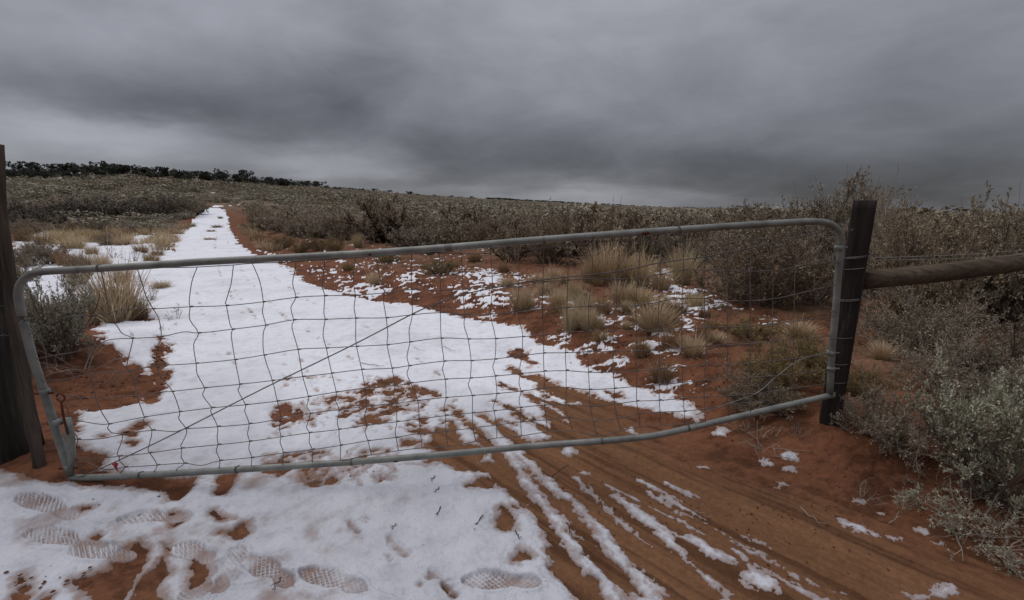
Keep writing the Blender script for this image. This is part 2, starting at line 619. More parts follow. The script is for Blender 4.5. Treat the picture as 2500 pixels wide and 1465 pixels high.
poly(1, [(-60, 1130), (0, 1140), (80, 1162), (180, 1178), (280, 1190), (380, 1200), (430, 1170), (560, 1150), (1000, 1130), (1090, 1128), (1180, 1155), (1230, 1195), (1252, 1215),
         (1300, 1258), (1325, 1320), (1345, 1390), (1410, 1440), (1430, 1490), (1440, 1700), (-400, 1700), (-300, 1200)])
# bare soil inside the snow
for p in [
    [(280, 1178), (470, 1166), (465, 1190), (440, 1220), (415, 1225), (400, 1200), (360, 1196)],
    [(530, 1158), (578, 1152), (556, 1210), (540, 1200)],
    [(528, 1243), (550, 1262), (580, 1266), (545, 1268)],
    [(538, 1300), (575, 1296), (605, 1278), (617, 1300), (590, 1316)],
    [(208, 1410), (270, 1395), (345, 1328), (367, 1345), (325, 1430), (305, 1480), (245, 1480)],
    [(335, 1447), (400, 1368), (427, 1395), (397, 1435), (405, 1480), (340, 1480)],
    [(405, 1328), (462, 1352), (430, 1352)],
    [(473, 1348), (517, 1390), (512, 1420), (468, 1455), (480, 1400)],
    [(428, 1253), (460, 1268), (440, 1274)],
    [(1035, 1130), (1075, 1126), (1120, 1147), (1165, 1122), (1205, 1098), (1130, 1090), (1060, 1100)],
    [(1200, 1267), (1225, 1238), (1242, 1260), (1236, 1292), (1208, 1292)],
    [(915, 1013), (965, 990), (1014, 1006), (965, 1008)],
    [(1001, 1052), (1030, 1047), (1062, 1063), (1035, 1069)],
    [(1067, 1050), (1090, 1053), (1104, 1035), (1119, 1046), (1107, 1057), (1127, 1075), (1132, 1085), (1163, 1090), (1140, 1102), (1055, 1097), (1028, 1093), (1047, 1080)],
    [(978, 1091), (985, 1075), (1027, 1080)],
    [(1239, 862), (1273, 853), (1282, 870), (1317, 887), (1290, 894), (1267, 878)],
    [(40, 850), (120, 858), (200, 860), (260, 878), (310, 908), (350, 925), (345, 940), (397, 955), (392, 976), (375, 986), (332, 970), (310, 990), (250, 1000), (192, 1000), (187, 1060), (150, 1100), (90, 1100), (40, 1000)],
    [(60, 1090), (180, 1092), (252, 1112), (225, 1140), (212, 1160), (180, 1168), (90, 1165), (-30, 1120)],
    [(1410, 870), (1450, 872), (1440, 885)],
    [(1420, 955), (1465, 963), (1462, 972), (1430, 966)], [(1480, 955), (1520, 965), (1500, 970)],
    [(1595, 952), (1625, 950), (1640, 965), (1615, 975)],
    [(245, 775), (310, 778), (298, 791), (262, 789)], [(325, 775), (380, 780), (372, 787), (345, 786)],
]:
    poly(-1, p)
line(-1, [(399, 822), (397, 860), (392, 900), (387, 945)], [10, 22, 30, 34])
for b_ in [(1175, 1178, 32, 10), (1262, 1367, 14, 6), (1258, 1238, 14, 5), (898, 957, 12, 4), (945, 962, 12, 5), (978, 956, 15, 6), (205, 1244, 12, 5), (65, 1415, 14, 10), (75, 1434, 10, 7),
           (65, 1456, 14, 9), (317, 1055, 11, 9), (338, 1040, 9, 7), (317, 1080, 11, 8), (248, 1064, 8, 4), (355, 1030, 8, 5), (198, 1048, 8, 7), (130, 1460, 12, 6), (1085, 1000, 10, 3), (245, 1310, 9, 4)]:
    blob(-1, *b_)
# wheel ruts cut through the snow
for pts, w in [
    ([(1236, 893), (1268, 910), (1310, 930), (1370, 957), (1450, 985), (1560, 1025)], [3, 10, 24, 40, 60, 80]),
    ([(1229, 936), (1270, 953), (1321, 978), (1370, 1005), (1440, 1040)], [3, 16, 34, 40, 60]),
    ([(1208, 983), (1270, 1014), (1311, 1040), (1360, 1068)], [5, 15, 17, 26]),
    ([(1232, 1028), (1262, 1042)], [7, 14]),
    ([(1188, 1016), (1218, 1038), (1260, 1071), (1300, 1100)], [4, 14, 30, 42]),
    ([(1104, 993), (1122, 1012), (1145, 1028)], [4, 12, 10]),
    ([(1157, 1038), (1178, 1055), (1198, 1085), (1225, 1130), (1262, 1180), (1300, 1225)], [14, 20, 26, 26, 28, 30]),
]:
    line(-1, pts, w)
line(1, [(1300, 940), (1327, 952), (1351, 968), (1380, 985), (1410, 985)], [8, 10, 10, 9, 4])
line(1, [(1330, 985), (1350, 1000), (1385, 1035)], [20, 16, 5])
line(1, [(1225, 1095), (1250, 1120), (1290, 1150)], [26, 24, 20])
# strips of snow left between the ruts in front of the gate
for pts, w in [
    ([(1245, 1110), (1275, 1165), (1325, 1235), (1375, 1310), (1440, 1390), (1510, 1480)], [22, 26, 22, 34, 32, 34]),
    ([(1262, 1100), (1310, 1160), (1400, 1230), (1470, 1310), (1520, 1395)], [24, 30, 36, 36, 22]),
    ([(1535, 1402), (1570, 1440), (1610, 1490)], [34, 52, 56]),
    ([(1402, 1165), (1460, 1225), (1525, 1290), (1602, 1357)], [14, 30, 26, 8]),
    ([(1482, 1182), (1545, 1216)], [6, 8]),
    ([(1500, 1215), (1560, 1262), (1640, 1330), (1720, 1410), (1795, 1490)], [20, 40, 36, 32, 34]),
    ([(1590, 1236), (1660, 1270), (1708, 1298)], [4, 9, 5]),
    ([(1556, 1172), (1640, 1222), (1715, 1268)], [10, 18, 6]), ([(1575, 1200), (1650, 1245), (1695, 1264)], [8, 12, 6]),
    ([(1620, 1175), (1720, 1232), (1757, 1258)], [3, 6, 4]),
    ([(1715, 1272), (1800, 1320), (1850, 1345)], [8, 14, 8]), ([(1810, 1300), (1860, 1322), (1898, 1343)], [8, 12, 6]),
    ([(1757, 1325), (1850, 1380), (1950, 1430), (2060, 1490)], [9, 14, 20, 22]),
    ([(1830, 1345), (1870, 1358)], [8, 16]), ([(1885, 1365), (1912, 1376)], [12, 10]),
    ([(1690, 1320), (1730, 1352), (1770, 1360)], [18, 26, 12]),
    ([(1925, 1395), (1990, 1422)], [10, 6]), ([(1965, 1440), (2040, 1470)], [10, 14]), ([(2030, 1442), (2055, 1450)], [10, 8]),
    ([(2060, 1278), (2145, 1306)], [8, 4]),
]:
    line(1, pts, w)
for b_ in [(1858, 1425, 52, 24), (2265, 1452, 62, 24), (1928, 1105, 34, 16), (1925, 1130, 26, 8), (1880, 1118, 20, 6), (1760, 1045, 24, 9), (2100, 1294, 14, 9), (2185, 1314, 14, 4), (2105, 1215, 16, 8), (2155, 1243, 12, 7),
           (2290, 1325, 14, 7), (2260, 1288, 7, 7), (1390, 1097, 22, 9), (1540, 1045, 10, 7), (1425, 1147, 10, 4), (1905, 1180, 8, 4), (1722, 1138, 10, 4)]:
    blob(1, *b_)
# snow caught on the red bank right of the road
for p in [
    [(820, 712), (855, 700), (915, 685), (938, 695), (945, 715), (900, 730)],
    [(1165, 655), (1205, 660), (1245, 690), (1215, 700), (1230, 715), (1190, 728), (1160, 715), (1150, 680)],
    [(1100, 712), (1170, 705), (1215, 725), (1180, 735), (1110, 730)],
    [(975, 668), (1030, 660), (1010, 690), (980, 690)], [(1050, 650), (1090, 652), (1060, 664)],
    [(1150, 735), (1185, 728), (1170, 745), (1100, 752)], [(1160, 780), (1210, 760), (1210, 775)],
    [(1600, 660), (1630, 655), (1640, 685), (1600, 690)], [(1575, 692), (1600, 690), (1720, 712), (1690, 718), (1600, 706)],
    [(1610, 718), (1650, 714), (1700, 735), (1755, 752), (1720, 760), (1660, 768), (1630, 750)], [(1655, 770), (1690, 780), (1672, 805), (1655, 800)],
    [(1735, 728), (1775, 745), (1800, 752), (1765, 752)], [(1440, 770), (1480, 775), (1495, 792), (1470, 795)],
    [(1560, 800), (1600, 805), (1640, 822), (1580, 828)], [(1380, 790), (1400, 795), (1390, 812), (1370, 808)],
    [(1380, 855), (1420, 842), (1460, 832), (1495, 848), (1470, 860)], [(1550, 842), (1620, 846), (1640, 860), (1560, 864)],
    [(1430, 892), (1480, 878), (1525, 886), (1500, 894)], [(1680, 850), (1716, 860), (1690, 868), (1665, 858)],
    [(1870, 772), (1915, 790), (1880, 788)], [(1500, 752), (1530, 742), (1510, 760)],
    [(1615, 905), (1650, 902), (1665, 920), (1662, 968), (1640, 985), (1590, 970), (1595, 930)],
    [(1345, 818), (1370, 830), (1375, 842), (1350, 838)], [(640, 612), (700, 640), (690, 632)],
]:
    poly(1, p, 1.6)

# zones where snow only lies in scraps: (outline, density)
SCRAPS = [(GP([(690, 640), (760, 632), (880, 632), (1000, 640), (1110, 640), (1290, 660), (1420, 700), (1500, 760), (1500, 850), (1300, 800), (1150, 770), (1000, 745), (850, 715), (760, 690)]), 0.035),
          (GP([(1380, 740), (1650, 690), (1800, 740), (1760, 800), (1680, 870), (1560, 900), (1400, 870)]), 0.035),
          (GP([(620, 610), (640, 590), (850, 580), (1200, 590), (1250, 640), (900, 640), (690, 640)]), -0.10),
          (GP([(1290, 1090), (1420, 1100), (1560, 1180), (1600, 1240), (1500, 1200), (1360, 1140)]), -0.16),
          (GP([(30, 600), (400, 560), (480, 545), (430, 620), (370, 760), (30, 760)]), 0.06)]
THIN = [(GP([(540, 1075), (900, 1050), (1040, 1060), (1070, 1130), (1040, 1240), (700, 1250), (540, 1200)]), 0.034),
        (GP([(-20, 1370), (120, 1330), (330, 1380), (330, 1500), (-60, 1500)]), 0.04),
        (GP([(640, 900), (1000, 900), (1180, 960), (1200, 1090), (560, 1110)]), 0.060),
        (GP([(1030, 1130), (1250, 1180), (1300, 1320), (1080, 1260)]), 0.034)]
# faint wheel marks pressed into the snow of the track
TREADS = [GP([(690, 880), (735, 980), (775, 1060), (815, 1150), (850, 1210)]), GP([(735, 880), (775, 960), (815, 1040), (850, 1120), (885, 1200)]), GP([(1010, 870), (1120, 950), (1200, 1020)]),
          GP([(560, 690), (640, 800), (700, 880)]), GP([(500, 545), (478, 600), (470, 680), (500, 780), (580, 900)]), GP([(545, 545), (560, 600), (600, 680), (700, 780), (860, 880)]), GP([(530, 545), (525, 600), (540, 680), (600, 780)]), GP([(640, 660), (760, 740), (930, 820), (1100, 880)]), GP([(850, 1280), (960, 1380), (1050, 1465)]), GP([(890, 1270), (1010, 1380), (1110, 1465)])]


def inside_dist(P, x, y):
    best = np.full(x.shape, 1e9)
    ins = np.zeros(x.shape, bool)
    n = len(P)
    for i in range(n):
        a, b = P[i], P[(i + 1) % n]
        d = b - a
        t = np.clip(((x - a[0]) * d[0] + (y - a[1]) * d[1]) / (d @ d + 1e-12), 0, 1)
        best = np.minimum(best, (x - a[0] - t * d[0]) ** 2 + (y - a[1] - t * d[1]) ** 2)
        c = (a[1] > y) != (b[1] > y)
        with np.errstate(divide='ignore', invalid='ignore'):
            xi = a[0] + (y - a[1]) * d[0] / (d[1] if abs(d[1]) > 1e-12 else 1e-12)
        ins ^= c & (x < xi)
    return np.where(ins, 1, -1) * np.sqrt(best)


def line_dist(P, W, x, y):
    best = np.full(x.shape, -1e9)
    for i in range(len(P) - 1):
        a, b = P[i], P[i + 1]
        d = b - a
        t = np.clip(((x - a[0]) * d[0] + (y - a[1]) * d[1]) / (d @ d), 0, 1)
        dd = np.hypot(x - a[0] - t * d[0], y - a[1] - t * d[1])
        best = np.maximum(best, W[i] + (W[i + 1] - W[i]) * t - dd)
    return best


def snow_field(x, y):
    sc = 0.35 + 0.13 * np.clip(y, 0, 16)              # far edges wander more
    wx = x + sc * (0.07 * fbm(x * 1.7, y * 1.7, 31, 3) + 0.025 * fbm(x * 9, y * 9, 33, 3))
    wy = y + sc * (0.07 * fbm(x * 1.7, y * 1.7, 41, 3) + 0.025 * fbm(x * 9, y * 9, 43, 3))
    f = np.full(x.shape, -0.5)
    hi = fbm(x * 12, y * 12, 51, 4, 0.65)
    med = fbm(x * 4.5, y * 4.5, 57, 4, 0.6)
    bits = fbm(x * 8 + y * 2, y * 17 - x * 3, 58, 4, 0.7)
    for op in OPS:
        P = op[2]
        marg = 0.7
        k = (x > P[:, 0].min() - marg) & (x < P[:, 0].max() + marg) & (y > P[:, 1].min() - marg) & (y < P[:, 1].max() + marg)
        if not k.any():
            continue
        if op[1] == 'poly':
            d = inside_dist(P, wx[k], wy[k])
            if op[3] > 1:
                d = np.minimum(d, 0.09) - 0.03 + (0.15 + 0.02 * y[k]) * (0.8 * bits[k] + 0.45 * hi[k])
        else:
            d = line_dist(P, op[3], wx[k], wy[k])
        f[k] = np.maximum(f[k], d) if op[0] > 0 else np.minimum(f[k], -d)
    c = 0.714 * x + 0.70 * y
    s = -0.70 * x + 0.714 * y
    f = np.clip(f, -0.3, 0.3)
    f = f + np.clip(0.25 + 0.16 * y, 0.4, 2.2) * (0.044 * hi + (0.046 * med + 0.062 * bits) * sstep(2.2, 3.6, y))
    str_ = fbm(c * 9, s * 0.55, 55, 3, 0.6) + 0.7 * fbm(c * 30, s * 0.9, 56, 3, 0.6)
    fine = fbm(x * 42, y * 42, 59, 3, 0.65)
    f = f + (0.036 * str_ + 0.013 * fine) * sstep(-0.6, 0.6, x) * sstep(4.5, 3.0, y) + 0.016 * fine * np.clip(0.4 + 0.15 * y, 0, 1.6)
    lump = fbm(x * 2.6, y * 2.6, 61, 5, 0.62)
    for P, dens in SCRAPS:
        k = (x > P[:, 0].min() - .3) & (x < P[:, 0].max() + .3) & (y > P[:, 1].min() - .3) & (y < P[:, 1].max() + .3)
        d = sstep(-0.05, 0.35, inside_dist(P, x[k], y[k]))
        f[k] = np.maximum(f[k], -0.5 + 0.5 * d + d * (0.40 * (0.35 * lump[k] + 0.5 * med[k] + 1.0 * bits[k] + 0.4 * hi[k]) - 0.17 + 0.8 * dens))
    spk = fbm(x * 24, y * 24, 71, 3, 0.6)
    for P, amt in THIN:
        k = (x > P[:, 0].min()) & (x < P[:, 0].max()) & (y > P[:, 1].min()) & (y < P[:, 1].max())
        d = sstep(0, 0.25, inside_dist(P, x[k], y[k]))
        cap = amt * (1.15 + 2.2 * lump[k]) - 1.1 * amt * (spk[k] + 0.35)
        f[k] = np.where(d > 0, np.minimum(f[k], cap * d + 0.4 * (1 - d)), f[k])
    for P in TREADS:
        d = line_dist(P, [0.0] * len(P), x, y)          # minus the distance to the mark
        m_ = np.exp(-(d / (0.045 + 0.009 * np.clip(y, 0, 30))) ** 2) * np.clip(0.55 + 1.6 * fbm(x * 7, y * 7, 73, 3), 0, 1)
        f = np.where(f > 0, np.minimum(f, 0.30 * (1 - m_) + m_ * (0.013 + 0.03 * spk)), f)
    return f


# boot prints: toe and heel in the picture
BOOTS = [((48, 1218), (192, 1272)), ((72, 1305), (250, 1352)), ((292, 1276), (470, 1268)), ((425, 1340), (520, 1372)),
         ((585, 1340), (535, 1440)), ((598, 1370), (715, 1440)), ((738, 1402), (895, 1455)), ((1132, 1432), (1322, 1438)), ((440, 1462), (560, 1440)), ((180, 1350), (330, 1368))]


def boots(x, y, f, h, dirt):
    for toe, heel in BOOTS:
        a, b = GP([toe])[0], GP([heel])[0]
        L = np.linalg.norm(b - a)
        d = (b - a) / L
        n = np.array([-d[1], d[0]])
        k = np.where((np.abs(x - (a[0] + b[0]) / 2) < 0.35) & (np.abs(y - (a[1] + b[1]) / 2) < 0.35))[0]
        s = ((x[k] - a[0]) * d[0] + (y[k] - a[1]) * d[1]) / L
        w = ((x[k] - a[0]) * n[0] + (y[k] - a[1]) * n[1])
        w = w - 0.010 * np.sin(s * 3.0)
        half = 0.050 * np.sqrt(np.clip(1 - ((s - 0.33) / 0.36) ** 2, 0, 1))
        half2 = 0.038 * np.sqrt(np.clip(1 - ((s - 0.80) / 0.21) ** 2, 0, 1))
        half = np.maximum(np.maximum(half, half2), np.where((s > 0.2) & (s < 0.9), 0.031, 0))
        e = half - np.abs(w) + 0.006 * fbm(x[k] * 25, y[k] * 25, 77, 2)
        inn = sstep(-0.003, 0.012, e) * np.clip(0.95 + 0.9 * fbm(x[k] * 9, y[k] * 9, 78, 3), 0.45, 1)
        ss, ww = s * L, w
        p1 = np.abs(((ss * 0.85 + ww * 1.1) / 0.023) % 1 - 0.5) * 2
        p2 = np.abs(((ss * 0.85 - ww * 1.1) / 0.023) % 1 - 0.5) * 2
        rid = np.maximum(sstep(0.62, 0.9, p1), sstep(0.62, 0.9, p2)) * (0.50 + 1.7 * (fbm(x[k] * 14, y[k] * 14, 79, 2) + 0.25))
        rid = np.clip(rid, 0, 1) * np.where(s > 0.62, 0.35, 1.0)
        hb = 0.0015 + 0.008 * rid
        h[k] = h[k] * (1 - inn) + np.minimum(hb, h[k] + 0.004) * inn
        rim = np.exp(-((e + 0.010) / 0.008) ** 2) * (h[k] > 0.006)
        h[k] += 0.006 * rim
        dirt[k] = dirt[k] * (1 - inn) + inn * np.clip(0.74 - 0.80 * rid + 0.5 * fbm(x[k] * 11, y[k] * 11, 81, 2), 0.02, 0.95)
        f[k] = np.where(inn > 0.5, np.maximum(f[k], 0.02), f[k])


# ------------------------------------------------------------------ ground, road and snow sheets
def build_ground():
    vs = np.arange(1500, 575, -2.2)
    dy = (732.5 - vs) / FPX
    q = (_sp - dy * _cp) / (_cp + dy * _sp)
    Y = list(CAM_Z / q)
    Y = [-80, -40, -18, -8, -4, -2, -0.8, 0.0, 0.4, 0.75, 1.0, 1.2] + [t for t in Y if t > 1.25]
    while Y[-1] < 420:
        Y.append(Y[-1] * 1.022)
    while Y[-1] < 12000:
        Y.append(Y[-1] * 1.10)
    Y = np.array(Y)
    a_in = np.linspace(-1.50, 1.50, 1120)
    t = np.linspace(0, 1, 26)[1:] ** 1.6
    a = np.concatenate([-1.50 - t[::-1] * 3.5, a_in, 1.50 + t * 3.5])
    YY, AA = np.meshgrid(Y, a, indexing='ij')
    w = np.maximum(YY, 1.0)
    over = np.clip(np.abs(AA) - 1.50, 0, None)
    XX = np.clip(AA, -1.50, 1.50) * w + np.sign(AA) * over * (w * 0.9 + 14)
    x, y = XX.ravel(), YY.ravel()
    z = terrain(x, y)
    nr, nc = YY.shape
    i = np.arange(nr - 1)[:, None] * nc
    j = np.arange(nc - 1)[None, :]
    Q = np.stack([i + j, i + j + 1, i + nc + j + 1, i + nc + j], -1).reshape(-1, 4)
    r = side(RIGHT_EDGE, x, y)
    l = -side(LEFT_EDGE, x, y)
    n = fbm(x * 1.3, y * 1.3, 91, 4)
    inside = (r < 0.05) & (l < 0.05)
    track = sstep(0.25, -0.35, r + 0.5 * n) * sstep(-1.6, -0.4, x + y * 0.1 + 0.6 * n) * sstep(9, 5, y)
    track = np.clip(track + 0.25 * n, 0, 1)
    litter = sstep(10, 30, y) * np.maximum(sstep(0.6, 2.0, r), sstep(0.5, 2, l)) * np.clip(0.55 + 0.7 * n, 0, 1)
    litter = np.maximum(litter, sstep(45, 80, y) * np.clip(0.8 + 0.5 * n, 0, 1))
    litter = np.maximum(litter, 0.35 * sstep(1.0, 2.0, r) * np.clip(0.5 + 1.4 * n, 0, 1))
    V = np.stack([x, y, z], -1)
    fin = inside[Q].all(1) & (y[Q].max(1) < 62)

    def part(name, sel, mt, zz, at):
        q = Q[sel]
        used = np.unique(q)
        mp = np.full(len(x), -1, np.int64)
        mp[used] = np.arange(len(used))
        Vp = V[used].copy()
        Vp[:, 2] = zz[used]
        me = mesh(name, Vp, [mp[q]], mt, True, {k: v_[used] for k, v_ in at.items()})
        o = link(name, me)
        o['kind'] = 'structure'
        return o
    cc = 0.714 * x + 0.70 * y
    ss = -0.70 * x + 0.714 * y
    streak = np.clip(0.5 + (0.55 * fbm(cc * 16, ss * 0.6, 111, 4, 0.65) + 0.55 * fbm(cc * 46, ss * 1.3, 117, 3, 0.6)) * track + 0.8 * fbm(x * 6, y * 11, 113, 5, 0.7) * (1 - track) * sstep(30, 12, y), 0, 1)  # streaky soil along the track; off it, shadows of clods painted as darker soil
    at = {'track': track, 'litter': litter, 'streak': streak}
    part('ground', ~fin, M_SOIL, z, at)
    part('dirt_road', fin, M_SOIL, z, at)

    # snow
    near = (y > 0.3) & (y < 66) & (x > -90) & (x < 14)
    f = np.full(len(x), -0.5)
    f[near] = snow_field(x[near], y[near])
    # scraps of snow between the shrubs of the hillside
    far = (y > 55) & (y < 420)
    sp = fbm(x[far] * 0.22, y[far] * 0.10, 95, 4, 0.6)
    f[far] = np.maximum(f[far], sp - 0.52 + 0.22 * np.exp(-((x[far] / y[far] + 0.55) / 0.25) ** 2) * sstep(90, 140, y[far]))
    fpos = np.clip(f, 0, None)
    thick = 0.016 + 0.012 * (fbm(x * 1.1, y * 1.1, 97, 3) + 0.5)
    thin_r = 1 - 0.74 * sstep(-0.55, 0.25, 0.714 * x + 0.70 * y - 1.35 - 0.25 * y) * sstep(5.5, 4.0, y) - 0.62 * sstep(-0.2, 0.4, r)
    thick = thick * np.clip(thin_r, 0.24, 1)
    h = thick * np.clip(fpos / 0.09, 0, 1) ** 0.7 * (1 + 0.5 * sstep(0, 3, l))
    h = h + (fpos > 0) * 0.004 * sstep(0, .05, fpos) * fbm(x * 11, y * 11, 99, 3)
    nd = fbm(x * 4, y * 4, 101, 4, 0.6)
    c = 0.714 * x + 0.70 * y
    s = -0.70 * x + 0.714 * y
    smear = fbm(c * 6, s * 0.5, 103, 3)
    dirt = sstep(0.055, 0.0, fpos) * 0.70 + 0.15 * np.clip(nd, 0, 1) * sstep(7, 3, y) + 0.22 * np.clip(smear - 0.08, 0, 1) * sstep(8, 4, y)
    dirt = np.clip(dirt + 0.9 * np.clip(nd - 0.10, 0, 1) * sstep(2.7, 2.0, y) * sstep(-0.3, -0.9, x), 0, 1) * np.where(y > 9, 0.75, 1.0)
    kb = np.where((y > 1.0) & (y < 2.7) & (x > -2.8) & (x < 0.6))[0]
    xb, yb, fb, hb, db = x[kb], y[kb], f[kb], h[kb], dirt[kb]
    boots(xb, yb, fb, hb, db)
    f[kb], h[kb], dirt[kb] = fb, hb, db
    zs = z + np.where(f > 0, h + 0.002, -0.012)
    part('snow', (f[Q] > 0).any(1) & (y[Q].min(1) > 0.3), M_SNOW, zs, {'dirt': dirt, 'slush': sstep(4.2, 2.2, y + 0.8 * fbm(x * 0.9, y * 0.9, 107, 3))})


build_ground()


def gz(x, y):
    return float(terrain(np.array([x]), np.array([y]))[0])


# ------------------------------------------------------------------ the gate
GATE_X = [-3.5, -2.5, 0.8, 1.4, 3.0]
GATE_Y = [2.147, 2.17, 2.25, 2.36, 2.78]


def on_gate(u, v, out=0.0):
    d = ray(u, v)
    Y = 2.25
    for k in range(20):
        Y = float(np.interp(d[0] / d[1] * Y, GATE_X, GATE_Y)) - out
    t = Y / d[1]
    return np.array([d[0] * t, Y, CAM_Z + d[2] * t])


def smooth_line(P, n=4):
    P = np.asarray(P, float)
    out = []
    Q = np.vstack([2 * P[0] - P[1], P, 2 * P[-1] - P[-2]])
    for i in range(1, len(Q) - 2):
        for k in range(n):
            t = k / n
            a, b, c, d = Q[i - 1], Q[i], Q[i + 1], Q[i + 2]
            out.append(0.5 * ((2 * b) + (-a + c) * t + (2 * a - 5 * b + 4 * c - d) * t * t + (-a + 3 * b - 3 * c + d) * t ** 3))
    out.append(P[-1])
    return np.array(out)


def gate_line(pts, out=0.0, n=3):
    return smooth_line([on_gate(u, v, out) for u, v in pts], n)


def tube_me(name, P, r, k, m, smooth=True, a=0.0, ell=1.0):
    b = MB()
    b.tube(P, r, k, a, True, ell)
    return b.me(name, m, smooth)


def build_gate():
    root = bpy.data.objects.new('field_gate', None)
    COL.objects.link(root)
    p0 = on_gate(185, 1165)
    root.location = (0, 0, 0)
    tag(root, 'long galvanised pipe gate filled with sagging square wire mesh across the snowy track', 'gate')
    # frame: hinge stile, bowed top rail, latch stile
    top = gate_line([(172, 1158), (140, 1062), (111, 968), (82, 880), (62, 805), (47, 740), (46, 710), (54, 688), (72, 672), (100, 664), (165, 660), (336, 650), (500, 639), (700, 629), (900, 618), (1096, 604), (1300, 587), (1500, 572), (1700, 558), (1900, 545),
                     (1985, 541), (2020, 545), (2040, 556), (2051, 575), (2053, 605), (2047, 660), (2040, 760), (2031, 860), (2026, 962)], 0, 4)
    link('frame_pipe', tube_me('frame_pipe', top, 0.0185, 14, M_GALV), root)
    bot = gate_line([(172, 1166), (230, 1166), (400, 1157), (650, 1142), (900, 1125), (1100, 1108), (1300, 1089), (1480, 1076), (1587, 1065), (1640, 1055), (1720, 1037), (1800, 1018), (1920, 990), (2034, 964)], 0, 4)
    link('bottom_pipe', tube_me('bottom_pipe', bot, 0.0180, 14, M_GALV), root)
    # stake of pale steel beside the hinge stile
    link('brace_strut', tube_me('brace_strut', np.array([on_gate(164, 1020, 0.01), on_gate(170, 1060, 0.02), on_gate(175, 1110, 0.02), on_gate(172, 1155, 0.01)]), np.array([0.016, 0.021, 0.018, 0.014]), 10, M_GALV), root)
    rod = np.array([on_gate(149, 978, 0.05), on_gate(152, 1000, 0.05), on_gate(156, 1022, 0.045), on_gate(166, 1060, 0.04)])
    eb = link('eye_bolt', tube_me('eye_bolt', rod, 0.0055, 8, M_RUST), root)
    c = on_gate(148, 971, 0.05)
    th = np.linspace(0, 2 * np.pi, 17)
    link('ring', tube_me('ring', np.stack([c[0] + 0.021 * np.cos(th), np.full(17, c[1]), c[2] + 0.021 * np.sin(th)], -1), 0.005, 8, M_RUST), eb)
    # hinge clamps
    for (u, v, w) in ((110, 957, 30), (143, 1030, 30), (170, 1140, 26)):
        p = on_gate(u, v)
        b = MB()
        ax = on_gate(u + 3, v + 10) - p
        ax /= np.linalg.norm(ax)
        b.tube([p - ax * 0.016, p - ax * 0.015, p + ax * 0.015, p + ax * 0.016], [0.019, 0.0235, 0.0235, 0.019], 14)
        cl = link('hinge_clamp', b.me('hinge_clamp', M_GALV, True), root)
        q = on_gate(u - 24, v + 4, -0.04)
        link('bolt', tube_me('bolt', np.array([q, p + np.array([0.05, -0.012, 0])]), 0.007, 8, M_RUST), cl)
    for (u, v) in ((2047, 605), (2028, 862), (2029, 900)):
        p = on_gate(u, v)
        b = MB()
        b.tube([p + np.array([0, 0, -.014]), p + np.array([0, 0, -.013]), p + np.array([0, 0, .013]), p + np.array([0, 0, .014])], [0.019, 0.0225, 0.0225, 0.019], 12)
        b.tube([p + np.array([-0.028, -0.008, 0]), p + np.array([0.045, -0.008, 0.004])], 0.0045, 6)
        link('latch_clamp', b.me('latch_clamp', M_GALV, True), root)
    # rust scars on the pipes
    for (u, v, s) in ((968, 1120, 0.016), (1575, 567, 0.020), (905, 617, 0.020)):
        p = on_gate(u, v)
        d = on_gate(u + 10, v - 0.8) - p
        b = MB()
        p = p + np.array([0, -0.0068, -0.0050])
        b.tube([p - d, p - 0.6 * d, p, p + 0.6 * d, p + d], [0.005, 0.0100, 0.0125, 0.0100, 0.005], 10)
        link('rust_scar', b.me('rust_scar', M_RUST, True), root)
    # bands of wrapped wire that tie the mesh to the pipes
    for (u, v, n) in ((245, 655, 2), (1096, 605, 6), (1328, 586, 2), (1447, 577, 2), (1657, 562, 2), (1470, 1077, 2), (1680, 1045, 2), (345, 1160, 2), (580, 1146, 2), (860, 1128, 2), (1960, 543, 1), (2042, 640, 3), (2038, 760, 2), (2034, 825, 2)):
        p, p2 = on_gate(u, v), on_gate(u + 8, v - 0.6)
        if u > 2030:
            p2 = on_gate(u - 1, v + 8)
        d = p2 - p
        d /= np.linalg.norm(d)
        nrm = np.cross(d, [0, 1.0, 0])
        nrm /= np.linalg.norm(nrm)
        out = np.cross(d, nrm)
        th = np.linspace(0, 2 * np.pi * n, 12 * n + 1)
        rr = 0.0198
        P = p + np.outer(rr * np.cos(th), nrm) + np.outer(rr * np.sin(th), out) + np.outer((th / (2 * np.pi) - n / 2) * 0.0065, d)
        link('tie_wire', tube_me('tie_wire', P, 0.0018, 5, M_WIRE), root)
